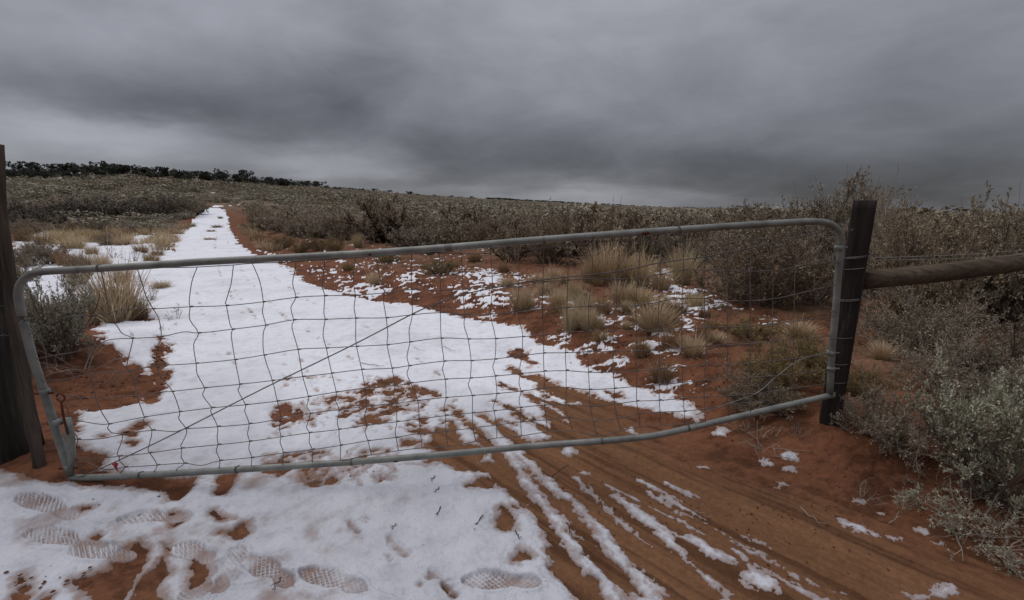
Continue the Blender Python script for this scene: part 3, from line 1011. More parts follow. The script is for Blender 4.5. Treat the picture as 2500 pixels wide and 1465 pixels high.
    # woven wire
    Hs = [
        [(330, 654), (451, 653), (482, 652), (570, 647), (615, 643), (700, 640), (868, 629), (1003, 620), (1072, 617), (1137, 620), (1218, 617), (1350, 603), (1500, 588), (1668, 588), (1763, 586), (1876, 583), (1928, 569), (2045, 560)],
        [(57, 829), (102, 796), (133, 781), (162, 774), (197, 771), (266, 764), (301, 755), (373, 754), (465, 749), (553, 746), (642, 737), (722, 726), (793, 722), (867, 721), (940, 715), (1005, 707), (1075, 709), (1130, 706), (1202, 700), (1267, 700), (1326, 688), (1386, 684), (1445, 680), (1507, 682), (1558, 678), (1612, 670), (1668, 659), (1720, 660), (1800, 662), (1876, 661), (1950, 650), (2040, 625)],
        [(75, 880), (130, 868), (180, 860), (235, 844), (268, 829), (322, 826), (393, 822), (450, 810), (485, 813), (568, 804), (648, 794), (717, 781), (794, 780), (868, 777), (943, 776), (1007, 768), (1075, 763), (1135, 767), (1196, 767), (1263, 762), (1324, 755), (1384, 751), (1437, 748), (1505, 747), (1551, 746), (1609, 737), (1652, 729), (1720, 729), (1800, 735), (1900, 728), (2040, 695)],
        [(90, 930), (160, 925), (225, 912), (315, 905), (344, 899), (385, 893), (479, 887), (574, 878), (644, 867), (728, 853), (797, 850), (870, 846), (945, 842), (1001, 835), (1077, 826), (1143, 828), (1210, 827), (1276, 822), (1327, 817), (1384, 811), (1439, 809), (1497, 808), (1554, 807), (1607, 806), (1665, 803), (1722, 800), (1850, 795), (2037, 772)],
        [(105, 958), (180, 968), (240, 972), (335, 966), (391, 958), (420, 956), (500, 947), (586, 938), (664, 929), (740, 919), (810, 911), (883, 902), (957, 899), (999, 893), (1084, 882), (1150, 881), (1208, 877), (1274, 869), (1327, 862), (1380, 861), (1435, 858), (1497, 858), (1553, 856), (1610, 853), (1665, 850), (1725, 845), (1850, 838), (2033, 820)],
        [(140, 1020), (205, 1030), (242, 1036), (267, 1035), (354, 1018), (438, 1005), (518, 995), (600, 988), (676, 979), (754, 968), (821, 957), (891, 947), (964, 941), (1003, 935), (1087, 926), (1148, 923), (1209, 918), (1270, 912), (1328, 906), (1382, 904), (1437, 908), (1497, 908), (1554, 905), (1611, 900), (1665, 896), (1722, 890), (1850, 885), (2030, 865)],
        [(150, 1062), (190, 1072), (246, 1070), (299, 1061), (372, 1050), (426, 1053), (454, 1046), (490, 1044), (532, 1041), (609, 1034), (686, 1022), (759, 1009), (828, 1001), (895, 992), (967, 985), (1020, 978), (1089, 971), (1153, 966), (1213, 961), (1272, 955), (1328, 948), (1382, 947), (1439, 951), (1500, 948), (1554, 943), (1609, 939), (1666, 933), (1720, 928), (1800, 922), (1900, 916), (2028, 900)],
        [(160, 1115), (185, 1122), (235, 1118), (292, 1113), (365, 1105), (444, 1094), (533, 1085), (610, 1077), (686, 1066), (756, 1056), (827, 1048), (895, 1038), (969, 1029), (1023, 1022), (1088, 1014), (1153, 1008), (1206, 1003), (1270, 995), (1329, 989), (1382, 988), (1441, 992), (1500, 986), (1554, 979), (1609, 977), (1668, 972), (1719, 968), (1830, 962), (2027, 935)],
        [(200, 1120), (233, 1137), (264, 1146), (305, 1140), (384, 1135), (450, 1131), (492, 1136), (538, 1124), (615, 1117), (692, 1105), (762, 1097), (831, 1087), (898, 1076), (967, 1068), (1026, 1058), (1089, 1053), (1155, 1045), (1212, 1038), (1271, 1030), (1334, 1025), (1388, 1019), (1448, 1028), (1507, 1021), (1559, 1011), (1611, 1007), (1670, 1004), (1720, 998), (1800, 985), (1900, 975)],
        [(690, 1138), (763, 1134), (831, 1124), (870, 1116), (907, 1110), (973, 1100), (1030, 1093), (1094, 1090), (1161, 1078), (1213, 1070), (1273, 1064), (1337, 1054), (1397, 1051), (1458, 1063), (1515, 1051), (1562, 1041), (1612, 1039), (1672, 1035), (1722, 1030)],
    ]
    Vs = [
        [(60, 690), (78, 720), (85, 770), (95, 800), (112, 860), (118, 905), (128, 950), (160, 985), (172, 1030), (175, 1048), (190, 1072), (183, 1097), (186, 1122), (196, 1150)],
        [(157, 668), (157, 691), (178, 728), (197, 771), (197, 808), (233, 844), (225, 862), (222, 908), (235, 970), (248, 1003), (258, 1020), (267, 1035), (264, 1045), (275, 1056), (299, 1061), (297, 1080), (287, 1107), (292, 1113), (293, 1125), (305, 1140), (292, 1156)],
        [(247, 655), (249, 667), (262, 741), (266, 764), (272, 782), (285, 797), (298, 815), (322, 826), (320, 845), (309, 894), (315, 905), (328, 927), (336, 966), (346, 995), (354, 1018), (351, 1028), (372, 1050), (362, 1095), (365, 1105), (384, 1135), (374, 1154)],
        [(334, 653), (348, 696), (356, 722), (373, 754), (387, 779), (393, 822), (383, 850), (381, 893), (395, 925), (420, 956), (438, 1005), (436, 1023), (454, 1046), (454, 1062), (442, 1087), (444, 1094), (443, 1115), (450, 1131), (433, 1144), (430, 1155)],
        [(482, 652), (469, 687), (463, 735), (465, 749), (464, 780), (485, 813), (473, 841), (479, 887), (482, 913), (500, 947), (496, 965), (518, 995), (515, 1004), (532, 1041), (531, 1065), (533, 1085), (529, 1101), (538, 1124), (534, 1148)],
        [(570, 647), (564, 694), (551, 738), (553, 746), (562, 792), (568, 804), (565, 820), (574, 878), (586, 938), (582, 954), (600, 988), (598, 1003), (609, 1034), (605, 1058), (610, 1077), (608, 1095), (615, 1117), (613, 1145)],
        [(615, 643), (633, 686), (642, 737), (640, 763), (648, 794), (642, 815), (644, 867), (664, 929), (676, 979), (686, 1022), (682, 1044), (686, 1066), (684, 1080), (692, 1105), (689, 1140)],
        [(722, 640), (721, 657), (714, 692), (722, 726), (710, 751), (717, 781), (713, 800), (728, 853), (740, 919), (754, 968), (750, 992), (759, 1009), (749, 1042), (756, 1056), (755, 1080), (762, 1097), (763, 1134)],
        [(793, 634), (791, 661), (787, 698), (793, 722), (791, 763), (794, 780), (789, 817), (797, 850), (810, 911), (821, 957), (819, 978), (828, 1001), (823, 1030), (827, 1048), (828, 1070), (831, 1087), (831, 1124)],
        [(868, 628), (862, 681), (867, 721), (864, 751), (868, 777), (868, 818), (870, 846), (883, 902), (891, 947), (895, 992), (890, 1016), (895, 1038), (891, 1055), (898, 1076), (907, 1110)],
        [(918, 622), (921, 641), (931, 692), (940, 715), (936, 731), (943, 776), (947, 819), (945, 842), (957, 899), (962, 928), (964, 941), (961, 965), (967, 985), (969, 1029), (965, 1051), (967, 1068), (973, 1100)],
        [(1005, 615), (1005, 651), (1004, 690), (1005, 707), (1007, 768), (999, 805), (1001, 835), (994, 870), (999, 893), (994, 912), (1003, 935), (1020, 978), (1023, 1022), (1026, 1058), (1030, 1093)],
        [(1072, 610), (1074, 660), (1075, 709), (1074, 727), (1075, 763), (1077, 826), (1084, 882), (1080, 901), (1087, 926), (1089, 971), (1084, 993), (1088, 1014), (1089, 1053), (1094, 1090)],
        [(1126, 606), (1128, 660), (1130, 706), (1132, 743), (1135, 767), (1133, 795), (1143, 828), (1150, 881), (1148, 923), (1143, 940), (1153, 966), (1153, 1008), (1155, 1045), (1161, 1078)],
        [(1196, 600), (1200, 650), (1202, 700), (1197, 758), (1196, 767), (1210, 827), (1208, 877), (1203, 895), (1209, 918), (1213, 961), (1204, 993), (1206, 1003), (1212, 1038), (1213, 1070)],
        [(1264, 594), (1266, 640), (1267, 700), (1262, 753), (1272, 798), (1276, 822), (1274, 869), (1269, 897), (1270, 912), (1267, 936), (1272, 955), (1267, 977), (1270, 995), (1271, 1030), (1273, 1064)],
        [(1328, 588), (1326, 640), (1326, 688), (1324, 755), (1327, 817), (1327, 862), (1328, 906), (1331, 926), (1328, 948), (1329, 989), (1334, 1025), (1337, 1054)],
        [(1386, 583), (1387, 640), (1386, 684), (1384, 751), (1384, 811), (1380, 861), (1382, 904), (1382, 947), (1382, 988), (1378, 1000), (1388, 1019), (1397, 1051)],
        [(1446, 578), (1446, 640), (1445, 680), (1437, 748), (1439, 809), (1435, 858), (1437, 908), (1439, 951), (1441, 992), (1448, 1028), (1458, 1063)],
        [(1512, 573), (1511, 646), (1507, 682), (1505, 747), (1497, 808), (1497, 858), (1497, 908), (1500, 948), (1500, 986), (1507, 1021), (1515, 1051)],
        [(1562, 569), (1561, 632), (1558, 678), (1551, 746), (1553, 775), (1554, 807), (1553, 856), (1554, 905), (1554, 943), (1554, 979), (1559, 1011), (1562, 1041)],
        [(1616, 565), (1614, 620), (1612, 670), (1609, 737), (1607, 806), (1610, 853), (1611, 900), (1609, 939), (1609, 977), (1611, 1007), (1612, 1039)],
        [(1668, 562), (1668, 611), (1668, 659), (1665, 733), (1665, 803), (1665, 850), (1665, 896), (1666, 933), (1668, 972), (1670, 1004), (1672, 1035)],
        [(1724, 558), (1722, 610), (1720, 660), (1720, 729), (1722, 800), (1725, 845), (1722, 890), (1720, 928), (1719, 968), (1720, 998), (1722, 1030)],
        [(1778, 554), (1777, 620), (1776, 662), (1776, 733), (1777, 798), (1778, 842), (1776, 888), (1775, 925), (1776, 965), (1778, 990), (1780, 1020)],
        [(1836, 550), (1834, 620), (1832, 661), (1832, 732), (1832, 796), (1832, 840), (1830, 886), (1830, 920), (1830, 962), (1832, 1008)],
        [(1892, 546), (1890, 610), (1888, 660), (1887, 729), (1886, 792), (1885, 835), (1884, 880), (1884, 916), (1885, 955), (1886, 996)],
        [(1948, 543), (1945, 610), (1942, 652), (1940, 718), (1938, 785), (1937, 829), (1936, 874), (1935, 911), (1935, 948), (1936, 985)],
    ]
    kn = MB()
    for k, P in enumerate(Hs):
        L = gate_line(P, 0.002, 3)
        L = L + np.stack([0 * L[:, 0], 0.010 * fbm(L[:, 0] * 2.3, L[:, 0] * 0 + k, 5, 2), 0 * L[:, 0]], -1)
        link('horizontal_wire', tube_me('horizontal_wire', L, 0.0023, 5, M_WIRE), root)
    for k, P in enumerate(Vs):
        L = gate_line(P, 0.000, 3)
        L = L + np.stack([0 * L[:, 0], 0.008 * fbm(L[:, 2] * 2.3, L[:, 2] * 0 + k * 3.3, 6, 2), 0 * L[:, 0]], -1)
        link('vertical_wire', tube_me('vertical_wire', L, 0.0021, 5, M_WIRE), root)
    # knots where the wires cross
    Hset = [np.array(h, float) for h in Hs]
    for P in Vs:
        for (u, v) in P[1:-1]:
            for h in Hset:
                i = np.argmin(np.hypot(h[:, 0] - u, h[:, 1] - v))
                if np.hypot(h[i, 0] - u, h[i, 1] - v) < 4:
                    a, b = on_gate(u - 1, v, 0.003), on_gate(u + 8, v - 1, 0.003)
                    kn.tube([a, a * 0.8 + b * 0.2, a * 0.3 + b * 0.7, b], [0.002, 0.0048, 0.0045, 0.002], 6)
    kk = link('wire_knot', kn.me('wire_knot', M_WIRE, True), root)
    kk['kind'] = 'stuff'
    # twisted diagonal stay
    L = gate_line([(190, 1166), (255, 1140), (420, 1062), (640, 950), (860, 843), (1010, 765), (1062, 744), (1120, 722), (1200, 704), (1300, 686), (1463, 668), (1540, 657), (1613, 641), (1726, 626), (1880, 595), (2030, 560)], 0.012, 5)
    link('diagonal_stay', tube_me('diagonal_stay', L, 0.0034, 6, M_WIRE), root)
    # loose wire end below the latch
    L = gate_line([(1700, 1012), (1780, 985), (1850, 958), (1895, 920), (1950, 880), (2010, 862), (2028, 858)], 0.006, 4)
    link('loose_wire', tube_me('loose_wire', L, 0.0026, 5, M_GALV), root)
    b = MB()
    p = on_gate(283, 1136, 0.02)
    rib = np.array([p + np.array([-0.012, 0, 0.012]), p + np.array([0.004, -.004, 0.006]), p + np.array([0.003, -.006, -0.012]), p + np.array([0.008, -.004, -0.034])])
    b.tube(rib, [0.010, 0.013, 0.006, 0.003], 5, 0, True, 0.35)
    m, nt, bs = mat('faded_red_flagging', 0.7)
    bs.inputs['Base Color'].default_value = (0.30, 0.035, 0.04, 1)
    link('red_flagging', b.me('red_flagging', m), root)


build_gate()


# ------------------------------------------------------------------ posts and brace rail
def ring_post(P, rad, k=22, seed=0, square=0.0, rough=0.06, ell=1.0, turn=0.0):
    """Rough post lofted along P."""
    b = MB()
    n = len(P)
    th = np.arange(k) * 2 * np.pi / k
    sq = 1.0 / np.maximum(np.abs(np.cos(th)), np.abs(np.sin(th)))
    prof = (1 - square) + square * np.minimum(sq, 1.38)
    V = []
    ta = th + turn
    for i, p in enumerate(P):
        g = fbm(np.cos(th) * 2.2 + seed, np.sin(th) * 2.2 + p[2] * 0.6, seed, 4)
        g2 = fbm(np.cos(th) * 7 + seed, np.sin(th) * 7 + p[2] * 1.0, seed + 4, 3)
        rr = rad[i] * prof * (1 + rough * g + 0.5 * rough * g2)
        V.append(np.stack([p[0] + rr * np.cos(ta), p[1] + ell * rr * np.sin(ta), np.full(k, p[2])], -1))
    V = np.concatenate(V)
    i = np.arange(n - 1)[:, None] * k
    j = np.arange(k)[None, :]
    j2 = (j + 1) % k
    Q = np.stack([i + j, i + j2, i + k + j2, i + k + j], -1).reshape(-1, 4)
    V = np.vstack([V, [[P[-1][0], P[-1][1], P[-1][2] + 0.004]]])
    T = np.stack([(n - 1) * k + np.arange(k), (n - 1) * k + (np.arange(k) + 1) % k, np.full(k, n * k)], -1)
    b.add(V, T, Q)
    return b


def at_depth(u, v, Y):
    d = ray(u, v)
    t = Y / d[1]
    return np.array([d[0] * t, Y, CAM_Z + d[2] * t])


def wrap(post, P, rad, z, n, name='wrapped_wire', tilt=0.03, square=1.2):
    i = np.interp(z, P[:, 2], np.arange(len(P)))
    c = P[int(i)]
    r = rad[int(i)] * square + 0.004
    th = np.linspace(0, 2 * np.pi * n, 20 * n + 1)
    e = 1.0
    L = np.stack([c[0] + r * np.cos(th), c[1] + e * r * np.sin(th), z + tilt * np.cos(th + 0.4) + 0.007 * th / (2 * np.pi)], -1)
    link(name, tube_me(name, L, 0.0019, 5, M_OLDWIRE), post)


def build_posts():
    # right post: dark square creosoted timber, leaning a touch
    top, base = at_depth(2112, 490, 2.60), at_depth(2027, 1022, 2.60)
    zs = np.linspace(0, 1, 30)
    P = base[None] * (1 - zs[:, None]) + top[None] * zs[:, None]
    P = np.vstack([P[0] - (P[1] - P[0]) * 6, P])
    rad = np.interp(np.linspace(0, 1, len(P)), [0, 1], [0.056, 0.055])
    o = link('gate_post', ring_post(P, rad, 32, 3, 1.0, 0.06, 1.0, R(-37)).me('gate_post', M_POST, False))
    tag(o, 'dark square timber post wrapped with wire that the latch end of the gate leans on', 'post', 'wooden posts at the gate')
    for v, n in ((632, 2), (659, 1), (738, 2), (830, 1), (895, 1), (940, 1)):
        z = at_depth(2080, v, 2.52)[2]
        wrap(o, P, rad, z, n, tilt=0.012)
    k = MB()
    p = at_depth(2086, 563, 2.515)
    k.tube([p + np.array([0.01, 0.03, 0]), p + np.array([0, 0.012, 0])], [0.009, 0.009], 10)
    link('knot', k.me('knot', M_PALE), o)
    # left post: old split timber at the picture's edge
    top, base = at_depth(-150, 346, 2.42), at_depth(0, 1175, 2.42)
    P = base[None] * (1 - zs[:, None]) + top[None] * zs[:, None]
    P = np.vstack([P[0] - (P[1] - P[0]) * 4, P])
    rad = np.interp(np.linspace(0, 1, len(P)), [0, 0.25, 1], [0.215, 0.185, 0.185])
    o2 = link('gate_post', ring_post(P, rad, 30, 9, 0.15, 0.14).me('gate_post', M_POST, False))
    tag(o2, 'thick old split timber post with pale weathered edge at hinge end of gate', 'post', 'wooden posts at the gate')
    # pale sapwood slab along its edge
    e = np.array([at_depth(-1, 352, 2.34), at_depth(6, 500, 2.33), at_depth(18, 640, 2.32), at_depth(30, 760, 2.30), at_depth(50, 880, 2.28), at_depth(66, 980, 2.27), at_depth(84, 1070, 2.26), at_depth(98, 1140, 2.26), at_depth(106, 1185, 2.26)])
    e = smooth_line(e, 4)
    nrm = np.linspace(0, 1, len(e))
    b = MB()
    b.tube(e, np.interp(nrm, [0, 0.3, 0.9, 1], [0.016, 0.026, 0.030, 0.012]) * (1 + 0.25 * fbm(nrm * 9, nrm * 0, 4, 3)), 8, 0, True)
    link('weathered_edge', b.me('weathered_edge', M_PALE, False), o2)
    for v, n in ((585, 2), (612, 1), (775, 1), (850, 1)):
        z = at_depth(20, v, 2.3)[2]
        wrap(o2, P, rad, z, n, tilt=0.04, square=1.02)
    # brace rail: round log running back to the right
    a, c = at_depth(2104, 684, 2.62), at_depth(2560, 628, 3.45)
    L = np.array([a + (c - a) * t for t in np.linspace(0, 1, 14)])
    L[:, 2] -= 0.018 * np.sin(np.linspace(0, 1, 14) * np.pi)
    rr = np.interp(np.linspace(0, 1, 14), [0, 1], [0.058, 0.070])
    b = MB()
    b.tube(L, rr, 20)
    V = np.vstack(b.V)
    V += 0.004 * fbm(V[:, 0] * 2, V[:, 2] * 30, 8, 3)[:, None] * np.array([0, 0, 1.0])
    b.V = [V]
    o3 = link('brace_rail', b.me('brace_rail', M_RAIL, True))
    tag(o3, 'round brown log set level from the dark right post into the brush', 'rail')
    # fence wires that run from the post along the rail
    for dv, v2 in ((-1, 600), (1, 612)):
        p, q = at_depth(2100, 633 + dv * 3, 2.55), at_depth(2600, v2, 3.5)
        Lw = np.array([p + (q - p) * t for t in np.linspace(0, 1, 12)])
        Lw[:, 2] -= 0.02 * np.sin(np.linspace(0, 1, 12) * np.pi)
        w = link('fence_wire', tube_me('fence_wire', Lw, 0.0022, 5, M_GALV))
        tag(w, 'upper grey fence wire stretched above the log rail' if dv < 0 else 'lower grey fence wire stretched just above the log rail', 'wire', 'fence wires beside the log rail')


build_posts()

# ------------------------------------------------------------------ plants


def shrub(seed, H=0.9, Rr=0.6, nmain=10, nsub=5, ntwig=4, nleaf=14, leaf=(0.022, 0.006), bare=0.0, up=0.5, k_main=5, k_twig=3, r0=0.012, stalks=0, wig=0.05):
    g = np.random.default_rng(seed)
    st, lf = MB(), MB()
    LP, LD, LT = [], [], []

    def curve(p, d, L, n, lift, w):
        pts = [p]
        d = d / np.linalg.norm(d)
        for i in range(n):
            d = d + np.array([0, 0, lift / n]) + g.normal(0, w, 3)
            d /= np.linalg.norm(d)
            pts.append(pts[-1] + d * L / n)
        return np.array(pts)
    for i in range(nmain):
        az = 2 * math.pi * (i + g.uniform(-.4, .4)) / nmain
        lean = math.sqrt(g.uniform(0.02, 1.0))
        rad = Rr * lean * 0.9
        hh = H * g.uniform(0.55, 0.95) * math.sqrt(max(0.12, 1 - 0.75 * lean ** 2))
        L = math.hypot(rad, hh)
        d = np.array([math.cos(az) * rad * 1.25, math.sin(az) * rad * 1.25, hh * (0.75)])
        p = np.array([math.cos(az), math.sin(az), 0]) * 0.06 * Rr * g.uniform(0, 1) - np.array([0, 0, 0.03])
        M = curve(p, d, L, 6, up * 0.7, 0.10 + wig)
        st.tube(M, np.linspace(r0, r0 * 0.35, 7) * g.uniform(0.7, 1.2), k_main, g.uniform(0, .7), False)
        for j in range(nsub):
            t = g.uniform(0.25, 1.0)
            q = M[min(6, int(t * 6))]
            out = np.array([q[0], q[1], 0]) / (Rr + 1e-6)
            d = out * g.uniform(0.3, 1.1) + np.array([0, 0, up * g.uniform(0.5, 1.4)]) + g.normal(0, 0.45, 3)
            if np.linalg.norm(d) < 0.1:
                d = np.array([0, 0, 1.0])
            Ls = L * g.uniform(0.22, 0.45) * (1.15 - 0.4 * t)
            S = curve(q, d, Ls, 4, up * 0.5, 0.16 + wig)
            st.tube(S, np.linspace(r0 * 0.38, r0 * 0.15, 5), k_twig, g.uniform(0.2, 1), False)
            for m_ in range(ntwig):
                t2 = g.uniform(0.2, 1.0)
                q2 = S[min(4, int(t2 * 4.99))]
                d2 = (S[-1] - S[0]) / Ls * 0.7 + np.array([0, 0, up * 0.8]) + g.normal(0, 0.5, 3)
                L2 = Ls * g.uniform(0.3, 0.6)
                W = curve(q2, d2, L2, 2, up * 0.4, 0.16 + wig)
                st.tube(W, np.linspace(r0 * 0.17, r0 * 0.07, 3), k_twig, g.uniform(0.3, 1), False)
                if g.uniform() < bare:
                    continue
                nl = g.poisson(nleaf)
                tt = g.uniform(0.15, 1.05, nl)
                ii = np.clip((tt * 2).astype(int), 0, 1)
                fr = tt * 2 - ii
                LP.append(W[ii] * (1 - fr[:, None]) + W[ii + 1] * fr[:, None])
                dd = (W[ii + 1] - W[ii])
                dd /= np.linalg.norm(dd, axis=1)[:, None] + 1e-9
                LD.append(dd)
                LT.append(np.full(nl, g.uniform(0.1, 0.9)))
    for i in range(stalks):
        az = g.uniform(0, 6.28)
        rr = Rr * math.sqrt(g.uniform(0, .7))
        p = np.array([rr * math.cos(az), rr * math.sin(az), H * 0.55 * math.sqrt(1 - (rr / Rr) ** 2 * 0.6)])
        W = curve(p, np.array([math.cos(az) * .25, math.sin(az) * .25, 1.0]), H * g.uniform(0.22, 0.42), 4, 0.3, 0.08)
        st.tube(W, np.linspace(r0 * 0.22, r0 * 0.08, 5), 3, 0.8, False)
    if LP:
        P, D, T = np.vstack(LP), np.vstack(LD), np.concatenate(LT)
        n = len(P)
        D = D * 0.8 + g.normal(0, 0.55, (n, 3)) + np.array([0, 0, 0.15])
        D /= np.linalg.norm(D, axis=1)[:, None]
        S = np.cross(D, g.normal(0, 1, (n, 3)))
        S /= np.linalg.norm(S, axis=1)[:, None] + 1e-9
        L = leaf[0] * g.uniform(0.6, 1.3, n)[:, None]
        W = leaf[1] * g.uniform(0.7, 1.3, n)[:, None]
        P = P + g.normal(0, leaf[0] * 0.2, (n, 3))
        V = np.stack([P, P + D * L * 0.6 + S * W, P + D * L, P + D * L * 0.6 - S * W], 1).reshape(-1, 3)
        Q = np.arange(4 * n).reshape(-1, 4)
        lf.add(V, None, Q, np.repeat(np.clip(T + g.normal(0, 0.2, n), 0, 1), 4))
    return st, lf


def norm_mb(mbs, H, W):
    """Scale so the plant is H tall and W wide."""
    allv = np.vstack([v for b in mbs for v in b.V])
    h = np.percentile(allv[:, 2], 99.5)
    w = np.percentile(np.abs(allv[:, :2]), 99) * 2
    for b in mbs:
        b.V = [v * np.array([W / w, W / w, H / h]) for v in b.V]


def plant_proto(name, seed, leafm, stemm, **kw):
    st, lf = shrub(seed, **kw)
    mbs = [st] + ([lf] if lf.V else [])
    norm_mb(mbs, 1.0, 1.0)
    return (name, lf.me('foliage', leafm) if lf.V else None, st.me('branches', stemm))


def place_proto(proto, x, y, W, H, rz, label, cat, group=None, sink=0.02, tilt=(0, 0)):
    name, lfm, stm = proto
    if lfm is None:
        o = link(name, stm)
    else:
        o = link(name, None)
        link('branches', stm, o)
        link('foliage', lfm, o)
    o.location = (x, y, gz(x, y) - sink)
    o.rotation_euler = (tilt[0], tilt[1], rz)
    o.scale = (W, W, H)
    return tag(o, label, cat, group)


def grass(seed, n=260, L=0.7, r0=0.10, lean=0.9, w=0.004, stalk=0.06, mt=None, dense=0.0):
    g = np.random.default_rng(seed)
    b = MB()
    V, Q, A = [], [], []
    az = g.uniform(0, 2 * np.pi, n)
    rr = r0 * np.sqrt(g.uniform(0, 1, n))
    base = np.stack([rr * np.cos(az), rr * np.sin(az), np.full(n, -0.02)], -1)
    az2 = az + g.normal(0, 0.6, n)
    le = np.abs(g.normal(0, 0.5, n)) * lean * (0.4 + 0.6 * rr / r0)
    Ln = L * g.uniform(0.35, 1.0, n)
    tall = g.uniform(0, 1, n) < stalk
    Ln = np.where(tall, L * g.uniform(1.1, 1.5, n), Ln)
    le = np.where(tall, le * 0.45, le)
    droop = g.uniform(0.1, 0.7, n) * lean
    seg = 4
    P = base
    prev = []
    sidev = np.stack([-np.sin(az2 + g.normal(0, .8, n)), np.cos(az2 + g.normal(0, .8, n)), np.zeros(n)], -1)
    ws = w * g.uniform(0.6, 1.3, n)
    for k in range(seg + 1):
        wk = ws * (1 - 0.75 * k / seg)
        prev.append(np.stack([P - sidev * wk[:, None], P + sidev * wk[:, None]], 1))
        ang = le + droop * (k / seg) ** 1.5
        d = np.stack([np.cos(az2) * np.sin(ang), np.sin(az2) * np.sin(ang), np.cos(ang)], -1)
        P = P + d * (Ln / seg)[:, None]
    V = np.stack(prev, 1)                 # n, seg+1, 2, 3
    idx = np.arange(n * (seg + 1) * 2).reshape(n, seg + 1, 2)
    Q = np.stack([idx[:, :-1, 0], idx[:, :-1, 1], idx[:, 1:, 1], idx[:, 1:, 0]], -1).reshape(-1, 4)
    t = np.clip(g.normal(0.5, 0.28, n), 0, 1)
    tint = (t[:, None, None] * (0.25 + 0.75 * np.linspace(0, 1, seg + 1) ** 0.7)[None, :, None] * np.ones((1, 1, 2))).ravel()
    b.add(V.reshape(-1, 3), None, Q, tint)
    norm_mb([b], 1.0, 1.0)
    return b.me('grass_clump', mt)


# prototypes of the near plants
P_WALL = [plant_proto('sagebrush', 340 + i, M_DARKLEAF, M_DARKSTEM, nmain=16, nsub=7, ntwig=5, nleaf=9, leaf=(0.045, 0.010), k_main=4, r0=0.018, stalks=2) for i in range(4)]
P_MIDS = [plant_proto('sagebrush', 330 + i, M_LEAF if i % 2 else M_BROWNLEAF, M_STEM, nmain=20, nsub=7, ntwig=6, nleaf=8, leaf=(0.036, 0.0075), k_main=4, r0=0.016, stalks=3) for i in range(5)]
P_SAGE = [plant_proto('sagebrush', 100 + i, M_LEAF, M_STEM, nmain=22, nsub=8, ntwig=7, nleaf=13, leaf=(0.024, 0.0056), stalks=8) for i in range(4)]
P_GREEN = [plant_proto('sagebrush', 120 + i, M_LEAFG, M_STEM, nmain=24, nsub=8, ntwig=7, nleaf=16, leaf=(0.024, 0.0046), up=0.8, stalks=8, wig=0.03) for i in range(2)]
P_TWIG = [plant_proto('sagebrush', 140 + i, M_BROWNLEAF, M_STEM, nmain=24, nsub=9, ntwig=9, nleaf=10, leaf=(0.023, 0.0052), bare=0.06, stalks=3, r0=0.011) for i in range(3)]
P_PALE = [plant_proto('sagebrush', 150 + i, M_LEAF, M_PALESTEM, nmain=24, nsub=9, ntwig=8, nleaf=8, leaf=(0.022, 0.0048), bare=0.2, r0=0.011, up=0.3, wig=0.09) for i in range(3)]
P_GREASE = [plant_proto('greasewood', 160 + i, M_BROWNLEAF, M_DARKSTEM, nmain=11, nsub=12, ntwig=10, nleaf=10, leaf=(0.030, 0.0050), bare=0.1, r0=0.028, stalks=0) for i in range(2)]
P_RABBIT = [plant_proto('rabbitbrush', 180 + i, M_YELLOW, M_STEM, nmain=28, nsub=7, ntwig=6, nleaf=12, leaf=(0.030, 0.0044), up=0.9, r0=0.007) for i in range(3)]
P_SPRAY = [plant_proto('sagebrush', 230 + i, M_LEAFG, M_PALESTEM, nmain=11, nsub=6, ntwig=5, nleaf=9, leaf=(0.030, 0.0062), up=0.05, r0=0.012, bare=0.25, wig=0.10) for i in range(2)]
P_DEAD = [plant_proto('dead_branch', 200 + i, None, M_PALESTEM, nmain=9, nsub=5, ntwig=4, nleaf=0, bare=1.0, up=0.05, r0=0.010, wig=0.12) for i in range(3)]
P_SPRIG = [plant_proto('dry_sprig', 220 + i, M_BROWNLEAF, M_DARKSTEM, nmain=6, nsub=4, ntwig=3, nleaf=3, leaf=(0.05, 0.014), bare=0.4, r0=0.012) for i in range(3)]
# middle distance
P_MID = [plant_proto('sagebrush', 300 + i, M_LEAF if i % 3 else M_BROWNLEAF, M_DARKSTEM, nmain=14, nsub=6, ntwig=4, nleaf=9, leaf=(0.050, 0.011), k_main=4, r0=0.014, stalks=3) for i in range(7)]
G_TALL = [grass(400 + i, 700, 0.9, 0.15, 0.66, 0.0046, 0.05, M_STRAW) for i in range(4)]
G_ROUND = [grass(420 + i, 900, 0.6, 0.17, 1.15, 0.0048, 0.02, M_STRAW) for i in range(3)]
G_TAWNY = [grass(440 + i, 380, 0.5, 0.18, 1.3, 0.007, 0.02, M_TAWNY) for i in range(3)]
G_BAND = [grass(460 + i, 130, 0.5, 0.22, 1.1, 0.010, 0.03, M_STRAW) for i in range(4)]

N_SAGE = [0]


def put(proto, u, v, wpx, hpx, label, cat, group=None, rz=None, tilt=(0, 0)):
    p, t = ground_at(u, v)
    W, H = wpx * t / FPX, hpx * t / FPX
    if proto[0] == 'sagebrush':
        N_SAGE[0] += 1
    return place_proto(proto, p[0], p[1], W, H, random.random() * 6.28 if rz is None else rz, label, cat, group, 0.02, tilt)


def tuft(me, u, v, wpx, hpx, label, group=None, name='grass_clump'):
    p, t = ground_at(u, v)
    o = link(name, me)
    o.location = (p[0], p[1], gz(p[0], p[1]))
    o.scale = (wpx * t / FPX, wpx * t / FPX, hpx * t / FPX)
    o.rotation_euler = (0, 0, random.random() * 6.28)
    return tag(o, label, 'grass', group)


random.seed(5)
GS_R, GS_L = 'sagebrush right of the gate', 'sagebrush left of the snowy track'
GG_R, GG_L = 'dry grass clumps on the bank right of the track', 'dry grass clumps left of the track'
